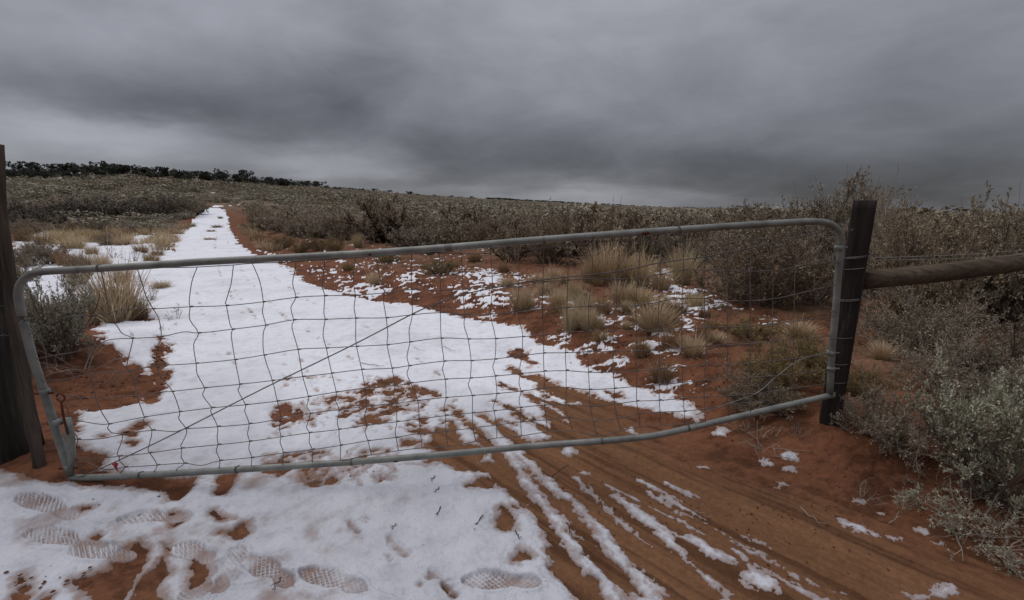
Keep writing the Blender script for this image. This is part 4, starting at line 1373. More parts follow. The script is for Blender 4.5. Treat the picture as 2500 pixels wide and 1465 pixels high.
# left of the track
put(P_GREEN[0], 150, 880, 200, 205, 'dense grey-green sagebrush on the red mound behind the hinge end of the gate', 'shrub', GS_L)
put(P_GREEN[1], 95, 860, 120, 150, 'narrow grey-green sagebrush between the old left post and the sagebrush on the red mound', 'shrub', GS_L)
tuft(G_ROUND[0], 285, 783, 178, 152, 'big straw-coloured bunchgrass behind the top rail beside the sagebrush on the red mound', GG_L)
tuft(G_TAWNY[1], 345, 778, 60, 60, 'small tawny tuft leaning out of the right foot of the big bunchgrass', GG_L)
for a_ in [(428, 782, 56, 44, 'dark dry sprig standing in the snow right of the big bunchgrass'), (372, 735, 60, 50, 'dark dry sprig in the snow close behind the big bunchgrass'),
           (340, 700, 50, 40, 'dry sprig in the snow just below the top rail behind the big bunchgrass'), (398, 812, 30, 26, 'tiny dry sprig at the head of the bare red strip in the snow'),
           (322, 830, 24, 30, 'tiny sprig in the snow right of the sagebrush on the red mound'), (428, 800, 22, 18, 'tiniest sprig in the snow below the dark one beside the bunchgrass'),
           (330, 640, 46, 46, 'leggy dry sprig in the snow right behind the top rail at left'), (276, 632, 44, 40, 'grey dry sprig behind the top rail amid the tawny grass')]:
    put(P_SPRIG[len(bpy.data.objects) % 3], *a_[:4], a_[4], 'dry sprig', 'dry sprigs in the snow')
for i, a_ in enumerate([(122, 648, 84, 62, 'dark grey sagebrush behind the corner bend of the gate pipe'), (64, 655, 80, 56, 'grey sagebrush against the weathered edge of the left post'),
                        (262, 600, 44, 34, 'small green-grey sagebrush alone on the snow beyond the top rail'), (195, 700, 62, 74, 'reddish twiggy sagebrush in front of the bend of the gate pipe'),
                        (60, 690, 70, 60, 'low twiggy sagebrush between left post and gate pipe')]):
    put((P_SAGE + P_TWIG)[[0, 1, 2, 5, 4][i]], *a_[:4], a_[4], 'shrub', GS_L)
for i, a_ in enumerate([(165, 650, 70, 46, 'tawny grass clump behind the gate corner, right of the dark sagebrush'), (205, 655, 60, 44, 'pale grass clump behind the top rail at left, second from the gate corner'),
                        (110, 598, 62, 34, 'rounded tawny grass clump in the snow left of the track, above the gate corner'), (180, 610, 80, 34, 'broad tawny grass clump on the snow beside the small green-grey sagebrush'),
                        (400, 603, 56, 30, 'round tawny grass clump at the left edge of the snowy track'), (225, 622, 44, 30, 'small tawny clump in front of the small green-grey sagebrush'),
                        (345, 618, 50, 24, 'low flat tawny clump on the snow between sprigs and track edge'), (300, 690, 60, 50, 'tawny grass clump just behind the big bunchgrass'),
        (85, 622, 70, 40, 'tawny clump between the left post and the dark grey sagebrush'), (150, 590, 60, 30, 'tawny clump behind the rounded one above the gate corner'), (250, 655, 60, 46, 'pale clump behind the top rail at left, third from the gate corner'),
        (300, 600, 60, 26, 'flat tawny clump on the snow right of the small green-grey sagebrush'), (370, 640, 60, 26, 'flat tawny clump on the snow close behind the top rail'), (60, 590, 60, 34, 'tawny clump at the far left edge of the snow'), (385, 625, 44, 20, 'small flat clump at the left edge of the track'),
        (215, 585, 60, 28, 'tawny clump on the snow in front of the yellow band'), (395, 705, 60, 22, 'flat pale clump on the snow right behind the rail near the track')]):
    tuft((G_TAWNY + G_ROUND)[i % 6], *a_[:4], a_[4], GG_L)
# straw grass on the bank at right
for i, a_ in enumerate([
        (1478, 690, 140, 150, 't', 'tallest straw bunchgrass under the top rail, first of the tall trio'), (1560, 695, 110, 130, 't', 'tall straw bunchgrass in the middle of the tall trio under the top rail'),
        (1665, 692, 96, 130, 't', 'tall straw bunchgrass at the right end of the tall trio, before the big dark shrub'), (1520, 742, 96, 84, 'r', 'straw clump with a dark foot below the tall trio'),
        (1400, 728, 70, 80, 'r', 'straw clump left of the tall trio, on the red bank'), (1393, 806, 66, 118, 't', 'upright narrow straw clump nearest the snow edge of the track'),
        (1434, 808, 70, 80, 'r', 'straw clump right against the upright narrow clump near the snow edge'), (1597, 806, 130, 108, 'r', 'rounded straw bunchgrass alone in front of the tall trio'),
        (1350, 690, 60, 56, 't', 'straw clump directly under the top rail left of the tall trio'), (1276, 752, 90, 88, 'r', 'leftmost rounded straw clump on the bank beside the bright snow scrap'),
        (1310, 690, 60, 40, 'r', 'low straw clump behind the leftmost rounded clump'), (1466, 832, 62, 50, 'w', 'low dark tuft in front of the straw clumps by the snow edge'),
        (1616, 930, 96, 74, 'w', 'dark wispy tuft half buried in snow at the foot of the bank'), (1668, 852, 44, 40, 'w', 'small dark tuft beside a snow scrap on bare red soil'),
        (1720, 775, 50, 44, 'w', 'thin tawny tuft on the red soil below the big dark shrub'), (914, 695, 46, 46, 'r', 'small straw tuft at the edge of the red bank next to the track'),
        (874, 604, 40, 58, 't', 'upright pale straw clump beneath the black-branched greasewood'), (1010, 606, 44, 40, 't', 'straw clump right of the black-branched greasewood, above the rail'),
        (1700, 845, 40, 44, 'w', 'sparse dry tuft on the red soil between the wires, right of the small dark tuft'), (1950, 820, 90, 60, 'r', 'dry straw tuft beside the foot of the latch stile'), (2150, 880, 80, 70, 'r', 'dry straw tuft behind the dark right post'),
        (1425, 765, 80, 80, 'r', 'straw clump between the leftmost rounded clump and the lone rounded one'), (1362, 750, 76, 70, 'r', 'straw clump between the leftmost rounded clump and the narrow upright one'), (1335, 716, 70, 54, 'r', 'straw clump behind the gap right of the leftmost rounded clump'),
        (1520, 690, 90, 100, 't', 'short straw clump between the first and second of the tall trio'), (1612, 705, 80, 80, 'r', 'straw clump between the second and third of the tall trio'), (1440, 690, 80, 90, 't', 'straw clump close left of the tallest bunchgrass'),
        (1560, 745, 90, 70, 'r', 'straw clump directly behind the lone rounded bunchgrass'), (1470, 765, 70, 70, 'w', 'tawny clump below the tallest bunchgrass'), (1230, 665, 60, 46, 'w', 'tawny clump under the rail beside the brightest snow scrap'),
        (1160, 640, 60, 40, 'w', 'tawny clump just under the rail right of the wire wrapping'), (850, 660, 44, 34, 'w', 'tawny tuft on the bank left of the small straw tuft'), (1690, 740, 60, 60, 'w', 'tawny clump at the left foot of the big dark shrub')]):
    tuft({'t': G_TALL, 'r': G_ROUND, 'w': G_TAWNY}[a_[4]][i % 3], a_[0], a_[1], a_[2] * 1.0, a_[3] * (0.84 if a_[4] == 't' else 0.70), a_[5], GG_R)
gb = np.random.default_rng(21)
for k in range(46):
    u, v = gb.uniform(1230, 1760), gb.uniform(655, 880)
    if v > 740 + (u - 1230) * 0.42 or v < 690 - (u - 1230) * 0.05 and u < 1300:
        continue
    h = (v - 560) * 0.16 * gb.uniform(0.6, 1.2)
    tuft((G_TAWNY + G_ROUND)[k % 6], u, v, h * gb.uniform(1.3, 2.4), h, 'small pale grass tuft between the bigger straw clumps on the red bank', 'small tufts on the red bank')
for k in range(26):
    u, v = gb.uniform(1250, 1900), gb.uniform(680, 900)
    put(P_SPRIG[k % 3], u, v, 40, 20, 'low dry sprig on the red bank among the straw clumps', 'dry sprig', 'low sprigs on the red bank')
ords = 'first second third fourth fifth sixth seventh eighth ninth tenth eleventh twelfth thirteenth fourteenth fifteenth sixteenth seventeenth eighteenth'.split()
wall = [(40, 556, 100, 52), (95, 548, 90, 50), (135, 560, 90, 44), (178, 541, 110, 50), (232, 538, 120, 54), (290, 536, 110, 50), (345, 535, 110, 46), (398, 532, 100, 46), (446, 528, 90, 44), (478, 524, 60, 34), (70, 575, 90, 40), (150, 532, 120, 46), (262, 528, 120, 44), (372, 524, 120, 42), (430, 518, 90, 34), (20, 535, 100, 48)]
for k, (u, v, w, h) in enumerate(sorted(wall)):
    put((P_WALL + P_MIDS)[(k * 3) % 9], u, v, w * 1.05, h * 1.05, ords[k] + ' big sagebrush from the left in the brush wall behind the yellow grass', 'shrub', 'big sagebrush of the left brush wall')
# shrubs beyond the right half of the gate
for pr, a_ in [
        (P_GREASE[0], (942, 592, 178, 112, 'tall black-branched greasewood rising above the top rail right of the track')), (P_GREASE[1], (1128, 584, 130, 80, 'second black-branched greasewood, above the wire wrapping of the top rail')),
        (P_GREASE[1], (1390, 622, 120, 84, 'black-branched greasewood behind the olive-brown sagebrush at the rail')), (P_GREASE[0], (1255, 625, 130, 90, 'black-branched greasewood behind the rail, right of the second one'))]:
    put(pr, *a_[:4], a_[4], 'shrub', 'greasewood right of the track')
for pr, a_ in [
        (P_MIDS[0], (645, 562, 110, 56, 'rounded grey sagebrush nearest the far bend of the track')), (P_MIDS[1], (700, 566, 130, 58, 'rounded grey sagebrush, second along the track from its far bend')),
        (P_MIDS[2], (772, 574, 140, 64, 'rounded grey sagebrush, third along the track from its far bend')), (P_MIDS[3], (845, 586, 120, 66, 'dark grey sagebrush close left of the tall greasewood')), (P_MIDS[4], (1035, 592, 130, 70, 'dark grey sagebrush between the first and second greasewood')),
        (P_MIDS[0], (1195, 602, 120, 76, 'grey sagebrush between the second and third greasewood')), (P_MIDS[1], (1310, 606, 120, 74, 'grey sagebrush right behind the third greasewood')), (P_MIDS[2], (1500, 600, 140, 80, 'grey sagebrush behind the tallest bunchgrass, above the rail')),
        (P_MIDS[3], (1640, 600, 140, 80, 'grey sagebrush above the rail behind the tall trio\'s right end')), (P_MIDS[4], (1790, 610, 150, 90, 'grey sagebrush above the rail left of the big dark one')),
        (P_TWIG[0], (1345, 640, 150, 130, 'olive-brown sagebrush touching the top rail left of the tall grass trio')), (P_SAGE[1], (1430, 625, 120, 90, 'grey sagebrush behind the first of the tall grass trio')),
        (P_SAGE[2], (1590, 640, 120, 90, 'grey sagebrush behind the middle of the tall grass trio')), (P_SAGE[3], (1700, 650, 120, 90, 'grey sagebrush between the tall grass trio and the big dark shrub')),
        (P_TWIG[1], (1855, 745, 285, 210, 'big dark brown sagebrush behind the latch end of the gate')), (P_PALE[0], (1985, 740, 190, 190, 'tangle of bleached bare branches between the big dark sagebrush and the latch stile')),
        (P_SAGE[0], (2005, 690, 235, 246, 'tall pale sagebrush standing above the top rail left of the right post')), (P_SAGE[2], (2080, 672, 175, 214, 'tall pale sagebrush right behind the top of the right post')), (P_PALE[1], (2130, 720, 130, 262, 'bare twiggy sagebrush poking up behind the top of the right post')),
        (P_TWIG[2], (2215, 800, 280, 288, 'broad brown sagebrush behind the left half of the log rail')), (P_TWIG[0], (2340, 770, 330, 270, 'broad brown sagebrush behind the log rail, middle of three')),
        (P_SAGE[1], (2480, 800, 300, 312, 'tall olive sagebrush over the right end of the log rail')), (P_PALE[2], (2230, 860, 260, 190, 'mat of bleached branches on the ground under the log rail')),
        (P_SAGE[3], (2440, 950, 260, 230, 'olive sagebrush in front of the right end of the log rail')), (P_PALE[0], (2330, 960, 240, 150, 'low bleached sagebrush behind the grey-green one at the right edge')),
        (P_PALE[1], (2170, 1085, 210, 160, 'low silvery twiggy sagebrush just right of the foot of the right post')), (P_GREEN[0], (2405, 1215, 330, 330, 'grey-green leafy sagebrush in front at the right edge')),
        (P_SAGE[2], (2520, 1100, 220, 230, 'sagebrush cut by the right picture edge behind the grey-green one')), (P_TWIG[1], (1850, 1000, 190, 90, 'low brown twiggy sagebrush beneath the latch end of the gate'))]:
    put(pr, *a_[:4], a_[4], 'shrub', GS_R)
for i, a_ in enumerate([(1828, 822, 120, 62, 'low yellow-green rabbitbrush on red soil left of the latch stile'), (1885, 955, 190, 130, 'largest yellow-green rabbitbrush, behind the wires left of the latch stile'),
                        (1975, 925, 130, 115, 'yellow rabbitbrush right against the foot of the latch stile'), (2100, 965, 110, 85, 'yellow rabbitbrush right behind the right post'), (2150, 1070, 90, 90, 'yellowish rabbitbrush inside the silvery sagebrush by the right post'),
                        (690, 606, 66, 34, 'olive rabbitbrush at the edge of the red bank, left of three above the rail'), (778, 612, 66, 40, 'olive rabbitbrush, middle of three above the rail on the red bank'), (818, 616, 64, 40, 'tawny rabbitbrush, right of three above the rail on the red bank'),
                        (735, 618, 60, 28, 'low tawny rabbitbrush touching the top rail between the three'), (1075, 665, 90, 46, 'low tawny rabbitbrush just under the wire wrapping of the top rail'), (950, 640, 70, 30, 'low olive rabbitbrush half behind the top rail on the bank')]):
    put(P_RABBIT[i % 3], *a_[:4], a_[4], 'shrub', 'rabbitbrush beside the track')
# drooping sage sprays and dead branches on the ground at right
for i, a_ in enumerate([(2370, 1285, 300, 110, 'spray of drooping grey-green branches at the foot of the right-edge sagebrush'), (2440, 1335, 200, 95, 'drooping leafy sprigs lowest at the right picture edge'), (2265, 1238, 190, 62, 'grey-green branch lying out over the soil left of the right-edge sagebrush')]):
    put(P_SPRAY[i % 2], *a_[:4], a_[4], 'shrub', GS_R)
for i, a_ in enumerate([(1862, 1088, 170, 48, 'heap of bleached dead twigs on the soil in front of the bottom pipe'), (1785, 1008, 80, 78, 'dead upright twigs just behind the bend of the bottom pipe'), (1950, 1062, 80, 42, 'dark dead tangle left of the foot of the right post'),
                        (2110, 1215, 90, 50, 'small dead twig cluster on the red soil by a snow scrap'), (2060, 1010, 110, 50, 'pale dead twigs around the foot of the right post'), (1820, 1050, 140, 40, 'dead twigs crossing behind the bottom pipe at its rising end'),
                        (2290, 1180, 130, 40, 'dead twigs under the silvery sagebrush at right'), (2200, 1160, 90, 24, 'thin dead twigs on red soil right of the post'), (2420, 1270, 160, 60, 'bare branches under the right-edge sagebrush'), (420, 1098, 40, 10, 'thin dead twig half in the snow behind the gate')]):
    put(P_DEAD[i % 3], *a_[:4], a_[4], 'dead branch', 'dead branches on the ground')
for i, (u, v, w, h, lab) in enumerate([(538, 534, 12, 14, 'farthest dry tuft on the crown of the snowy track'), (530, 556, 24, 16, 'second farthest dry tuft on the crown of the snowy track'), (516, 566, 20, 12, 'flat dry tuft on the left of the track crown'), (512, 586, 28, 14, 'nearest dry tuft on the crown of the snowy track')]):
    tuft(G_TAWNY[i % 3], u, v, w * 1.5, h * 0.5, lab, 'dry tufts on the track crown')
# dead branches of the sage on the red mound
put(P_DEAD[1], 205, 905, 190, 60, 'dead grey branches sprawling down the front of the red mound', 'dead branch', 'dead branches on the ground')
put(P_DEAD[2], 265, 930, 90, 40, 'small dark tangle low on the right flank of the red mound', 'dead branch', 'dead branches on the ground')

# single twigs lying on snow and soil in front of the gate
for i, (u, v, du, dv, lab) in enumerate([(1062, 1170, -10, 16, 'short dark twig on the snow under the gate, left of the bare oval'), (1075, 1200, -14, 12, 'short dark twig on snow below the bare oval'), (1075, 1250, -6, 20, 'upright dark twig stuck in the snow, third below the gate'),
                                         (1180, 1270, -24, 38, 'long dark forked twig on snow by the bare triangle'), (970, 1290, -14, 12, 'pale twig in the middle of the white snow'), (1385, 1290, 14, 36, 'thin twig standing in the first strip of snow'),
                                         (1255, 1310, 18, 16, 'dark twig at the ragged edge of the snow'), (690, 1420, -20, 36, 'dark twig between the boot prints'), (1950, 1255, 60, 44, 'long pale stalk lying on the brown wheel track'), (2170, 1290, 24, -30, 'long pale stalk on soil by small snow scraps'),
                                         (1690, 1255, 46, 20, 'pale straw on the soil next to the thin snow strips'), (1345, 1175, 40, -30, 'forked twig across the rut below the gate'), (880, 892, 60, 8, 'dark sprawling twig on the snow behind the mesh'), (1085, 850, 26, 14, 'dark short stick on clean snow behind the mesh'), (1030, 955, 34, 8, 'thin dark twig on snow above the bare scrap')]):
    a, ta = ground_at(u, v)
    b2, _ = ground_at(u + du, v + dv)
    g = np.random.default_rng(900 + i)
    n = 6
    L = np.array([[*(a + (b2 - a) * t), 0] for t in np.linspace(0, 1, n)])
    L[:, :2] += g.normal(0, 0.004, (n, 2))
    L[:, 2] = [gz(p[0], p[1]) + 0.030 + 0.012 * math.sin(3 * k) for k, p in enumerate(L)]
    b = MB()
    b.tube(L, np.linspace(0.0032, 0.0014, n), 5, 0.5)
    q = L[3]
    d = (L[4] - L[2]) * 0.9
    b.tube([q, q + np.array([d[1], -d[0], 0.01]) * 0.25 + d * 0.5], [0.0020, 0.0010], 4, 0.5)
    o = link('twig', b.me('twig', M_PALESTEM if 'pale' in lab else M_DARKSTEM, True))
    tag(o, lab, 'twig', 'twigs lying in front of and behind the gate')

# clods of red soil thrown on the snow: nobody could count them
b = MB()
g = np.random.default_rng(55)
ico = np.array([(0, 0, 1), (0.9, 0, 0.3), (0.28, 0.85, 0.3), (-0.72, 0.53, 0.3), (-0.72, -0.53, 0.3), (0.28, -0.85, 0.3), (0, 0, -0.5)])
icoT = np.array([(0, 1, 2), (0, 2, 3), (0, 3, 4), (0, 4, 5), (0, 5, 1), (6, 2, 1), (6, 3, 2), (6, 4, 3), (6, 5, 4), (6, 1, 5)])
for (u0, v0, su, sv, n, s0) in [(250, 1260, 220, 60, 26, 0.008), (140, 1430, 140, 30, 26, 0.010), (390, 890, 22, 60, 50, 0.014), (900, 1150, 220, 50, 60, 0.006), (330, 1050, 60, 30, 12, 0.014), (1300, 1050, 60, 40, 40, 0.007), (1700, 1200, 250, 120, 160, 0.006),
                                (2050, 1250, 200, 120, 160, 0.007), (1500, 830, 250, 70, 160, 0.014), (1000, 710, 200, 50, 160, 0.016), (1750, 930, 120, 90, 140, 0.010), (250, 950, 100, 35, 70, 0.012), (1150, 1300, 160, 90, 20, 0.005)]:
    for k in range(n):
        u, v = u0 + g.normal() * su * 0.55, v0 + g.normal() * sv * 0.55
        if v < 600 or v > 1480:
            continue
        p, t = ground_at(u, v)
        s = s0 * g.uniform(0.4, 1.5)
        V = ico * 0.75 * s * g.uniform(0.6, 1.3, (7, 1)) * np.array([1, 1, 0.6])
        b.add(V + np.array([p[0], p[1], gz(p[0], p[1]) + 0.2 * s + (0.014 if u < 1250 and v > 1100 else 0)]), icoT, None, 0)
V = np.vstack(b.V)
cl = link('soil_clods', mesh('soil_clods', V, [np.vstack(b.T)], M_SOIL, False, {'track': np.zeros(len(V)), 'litter': np.zeros(len(V)), 'streak': np.full(len(V), 0.4)}))
tag(cl, 'small clods of red soil scattered over snow and bank', 'soil', kind='stuff')

# ------------------------------------------------------------------ sage flat: nearest shrubs one by one, the rest as one mass
g = np.random.default_rng(77)
N = 60000
Yr = np.sqrt(g.uniform(8.0 ** 2, 230.0 ** 2, N))
Ar = g.uniform(-1.42, 1.42, N)
Xr = Ar * Yr
rr_ = side(RIGHT_EDGE, Xr, Yr)
ll_ = -side(LEFT_EDGE, Xr, Yr)
clump = fbm(Xr * 0.12, Yr * 0.12, 201, 3) + fbm(Xr * 0.4, Yr * 0.4, 203, 2)
keep = np.where(rr_ > 0, (rr_ > 1.5) & (Yr > 10.5) & ((rr_ > 3.2) | (Yr > 15)), False) | ((ll_ > 1.2) & (Yr > 27))
keep |= Yr > 64
keep &= ~((ll_ > 0) & (Yr < 36) & (g.uniform(0, 1, N) < 0.5))
keep &= clump > -0.42
dens = 0.62 * np.clip(1.15 - Yr / 260, 0.5, 1) * np.interp(Yr, [10, 18, 30], [0.40, 0.62, 1.0])
prob = dens / (N / (1.42 * (230 ** 2 - 64)))
keep &= g.uniform(0, 1, N) < prob
# the nearest ones must not crowd the plants already placed
xs, ys = Xr[keep], Yr[keep]
order = np.argsort(ys)
xs, ys = xs[order], ys[order]
placed = [(o.location.x, o.location.y) for o in bpy.data.objects if o.get('category') in ('shrub', 'grass')]
sel = []
for x, y in zip(xs, ys):
    lim = 0.55 if y < 40 else 0.75
    if y < 60 and any((x - a) ** 2 + (y - b_) ** 2 < lim * lim for a, b_ in placed):
        continue
    sel.append((x, y))
    if y < 60:
        placed.append((x, y))
sel = np.array(sel)
n_ind = max(0, 298 - N_SAGE[0])
for i, (x, y) in enumerate(sel[:n_ind]):
    a = x / y
    u = 1250 + a * 1.02 * FPX
    left = u < 545
    H = g.uniform(0.65, 1.1) * (1.35 if left else (1.25 if y < 22 else 1.0))
    rs = float(side(RIGHT_EDGE, np.array([x]), np.array([y]))[0])
    H *= 0.6 if 0 < rs < 2.2 else 1.0
    W = H * g.uniform(1.2, 1.9)
    row = 'front row' if y < (34 if left else 16) else ('second row' if y < (38 if left else 23) else 'back row')
    where = next(w for lim, w in ((200, 'at the left end of the brush wall'), (400, 'in the middle of the brush wall'), (545, 'at the track end of the brush wall'),
                                  (760, 'beside the track above the olive rabbitbrush'), (900, 'left of the tall greasewood'), (1040, 'around the tall greasewood'), (1200, 'around the second greasewood'), (1340, 'behind the third greasewood'),
                                  (1440, 'behind the olive-brown sagebrush'), (1620, 'above the tall grass trio'), (1740, 'between grass trio and big dark sagebrush'), (1960, 'above the big dark sagebrush'), (2160, 'behind the right post'), (9999, 'beyond the log rail')) if u < lim)
    lab, grp = 'grey sagebrush, %s, %s' % (row, where), 'sagebrush, %s %s' % (row, where)
    place_proto(P_MID[i % 7], x, y, W * (1.35 if i % 5 == 0 else 1.0), H * (1.25 if i % 5 == 0 else 0.95), g.uniform(0, 6.28), lab, 'shrub', grp, 0.04)
rest = sel[n_ind:]


def puff(seed, n, size, mt, flat=0.85, dark=0.0):
    """A distant shrub: leaf clumps spread through a rounded, uneven crown."""
    g = np.random.default_rng(seed)
    lobes = g.normal(0, 0.22, (6, 3)) * np.array([1, 1, 0.5]) + np.array([0, 0, 0.45])
    which = g.integers(0, 6, n)
    d = g.normal(0, 1, (n, 3))
    d /= np.linalg.norm(d, axis=1)[:, None]
    P = lobes[which] + d * (g.uniform(0.3, 1, n) ** 0.5 * 0.32)[:, None] * np.array([1, 1, flat])
    P[:, 2] = np.abs(P[:, 2])
    D = d * 0.5 + g.normal(0, 0.6, (n, 3)) + np.array([0, 0, 0.35])
    D /= np.linalg.norm(D, axis=1)[:, None]
    S = np.cross(D, g.normal(0, 1, (n, 3)))
    S /= np.linalg.norm(S, axis=1)[:, None]
    L = size * g.uniform(0.6, 1.4, n)[:, None]
    V = np.stack([P - D * L * .5, P + S * L * 0.28, P + D * L * .5, P - S * L * 0.28], 1).reshape(-1, 3)
    b = MB()
    b.add(V, None, np.arange(4 * n).reshape(-1, 4), np.repeat(np.clip(g.normal(0.45, 0.25, n), 0, 1), 4))
    for k in range(5):
        az = g.uniform(0, 6.28)
        b.tube([[0, 0, -.05], [0.15 * math.cos(az), 0.15 * math.sin(az), 0.2], [0.3 * math.cos(az), 0.3 * math.sin(az), 0.5]], [0.02, 0.015, 0.008], 3, 0.0, False)
    return b


def scatter(name, pts, scales, kinds, protos, label, cat):
    """One mass object: copies of a few plants on many points."""
    z = terrain(pts[:, 0], pts[:, 1])
    me = bpy.data.meshes.new(name)
    me.vertices.add(len(pts))
    me.vertices.foreach_set('co', np.column_stack([pts, z - 0.04]).astype(np.float32).ravel())
    rz = np.random.default_rng(3).uniform(0, 6.28, len(pts)).astype(np.float32)
    for k, a in (('rz', rz), ('sw', scales[:, 0]), ('sh', scales[:, 1])):
        at = me.attributes.new(k, 'FLOAT', 'POINT')
        at.data.foreach_set('value', np.ascontiguousarray(a, np.float32))
    at = me.attributes.new('which', 'INT', 'POINT')
    at.data.foreach_set('value', np.ascontiguousarray(kinds, np.int32))
    o = link(name, me)
    tag(o, label, cat, kind='stuff')
    ng = bpy.data.node_groups.new(name + '_scatter', 'GeometryNodeTree')
    ng.interface.new_socket('Geometry', in_out='INPUT', socket_type='NodeSocketGeometry')
    ng.interface.new_socket('Geometry', in_out='OUTPUT', socket_type='NodeSocketGeometry')
    gi, go = ng.nodes.new('NodeGroupInput'), ng.nodes.new('NodeGroupOutput')
    L = ng.links.new

    def named(n_, typ):
        q = ng.nodes.new('GeometryNodeInputNamedAttribute')
        q.data_type = typ
        q.inputs[0].default_value = n_
        return q.outputs[0]
    cx = ng.nodes.new('ShaderNodeCombineXYZ')
    L(named('rz', 'FLOAT'), cx.inputs[2])
    er = ng.nodes.new('FunctionNodeEulerToRotation')
    L(cx.outputs[0], er.inputs[0])
    sc = ng.nodes.new('ShaderNodeCombineXYZ')
    sw = named('sw', 'FLOAT')
    L(sw, sc.inputs[0])
    L(sw, sc.inputs[1])
    L(named('sh', 'FLOAT'), sc.inputs[2])
    wh = named('which', 'INT')
    jn = ng.nodes.new('GeometryNodeJoinGeometry')
    for k, pm in enumerate(protos):
        po = bpy.data.objects.new(name + '_source', pm)
        oi = ng.nodes.new('GeometryNodeObjectInfo')
        oi.inputs['Object'].default_value = po
        oi.inputs['As Instance'].default_value = True
        cmp_ = ng.nodes.new('FunctionNodeCompare')
        cmp_.data_type = 'INT'
        cmp_.operation = 'EQUAL'
        L(wh, cmp_.inputs[2])
        cmp_.inputs[3].default_value = k
        ip = ng.nodes.new('GeometryNodeInstanceOnPoints')
        L(gi.outputs[0], ip.inputs['Points'])
        L(cmp_.outputs[0], ip.inputs['Selection'])
        L(oi.outputs['Geometry'], ip.inputs['Instance'])
        L(er.outputs[0], ip.inputs['Rotation'])
        L(sc.outputs[0], ip.inputs['Scale'])
        L(ip.outputs[0], jn.inputs[0])
    L(jn.outputs[0], go.inputs[0])
    md = o.modifiers.new('scatter', 'NODES')
    md.node_group = ng
    return o


FAR_P = [puff(500 + i, 300, 0.105, None).me('distant_shrub', M_FARLEAF if i % 3 else M_FARBROWN) for i in range(6)]
FAR_P += [puff(520 + i, 150, 0.15, None).me('distant_shrub', M_FARLEAF if i % 2 else M_FARBROWN) for i in range(4)]
far_far = np.random.default_rng(8)
nf = 5000
Yf = np.exp(far_far.uniform(math.log(225), math.log(900), nf))
Af = far_far.uniform(-1.4, 1.4, nf)
rest2 = np.column_stack([Af * Yf, Yf])
allp = np.vstack([rest, rest2])
yv = allp[:, 1]
Hh = far_far.uniform(0.6, 1.1, len(allp)) * np.where(yv > 225, 1.6, 1)
big = far_far.uniform(0, 1, len(allp)) < 0.12
patch = fbm(allp[:, 0] * 0.05, allp[:, 1] * 0.05, 211, 3)
Hh = Hh * np.where(big, 1.7, 0.9) * np.clip(1 + 0.9 * patch, 0.6, 1.6)
Hh = np.minimum(Hh, np.where(yv > 225, 1.0, np.interp(yv, [60, 225], [2.2, 1.2])))
Ww = Hh * far_far.uniform(1.3, 2.4, len(allp)) * np.where(yv > 225, 2.2, np.interp(yv, [60, 225], [1.0, 1.5]))
kd = np.where(yv < 75, far_far.integers(0, 6, len(allp)), far_far.integers(6, 10, len(allp)))
scatter('distant_sagebrush', allp, np.column_stack([Ww, Hh]), kd, FAR_P, 'mass of small grey sagebrush covering the far flat and hillside', 'sagebrush')

# yellow grass band left of the track and along the far verges
g = np.random.default_rng(99)
band = GP([(60, 600), (100, 570), (200, 545), (300, 538), (400, 535), (490, 520), (500, 528), (455, 560), (435, 585), (420, 615), (330, 600), (210, 600)])
vr = GP([(585, 545), (600, 540), (640, 560), (640, 600), (700, 620), (660, 615), (610, 585)])
pts = []
for P, n in ((band, 230), (vr, 40)):
    lo, hi = P.min(0), P.max(0)
    c = 0
    while c < n:
        q = g.uniform(lo, hi, (4000, 2))
        q = q[inside_dist(P, q[:, 0], q[:, 1]) > 0]
        # near the band's front fewer clumps, so the snow shows between them
        q = q[g.uniform(0, 1, len(q)) < np.where(q[:, 1] < 17, 0.25, 1.0)]
        q = q[:n - c]
        pts += [(a, b_, P is band) for a, b_ in q]
        c += len(q)
n_done = sum(1 for o in bpy.data.objects if o.get('category') == 'grass')
pts.sort(key=lambda p: p[1])
for i, (x, y, isb) in enumerate(pts[:max(0, 298 - n_done)]):
    o = link('grass_clump', (G_BAND + G_TAWNY)[i % 7 if i % 3 else i % 4])
    H = g.uniform(0.28, 0.55)
    W = H * g.uniform(1.6, 2.6)
    o.location = (x, y, gz(x, y) - 0.01)
    o.scale = (W, W, H)
    o.rotation_euler = (0, 0, g.uniform(0, 6.28))
    u = 1250 + x / y * 1.01 * FPX
    if isb:
        row = 'front edge' if y < 15 else ('middle' if y < 22 else 'back edge')
        third = 'far left' if u < 230 else ('centre' if u < 370 else 'track end')
        tag(o, 'low yellow clump at the %s of the left grass band, %s' % (row, third), 'grass', 'yellow grass band, %s, %s' % (row, third))
    else:
        half = 'near the rabbitbrush' if y < 24 else 'at the far bend'
        tag(o, 'low yellow grass clump on the right verge of the track %s' % half, 'grass', 'yellow grass on the right verge ' + half)

# ------------------------------------------------------------------ junipers on the ridge


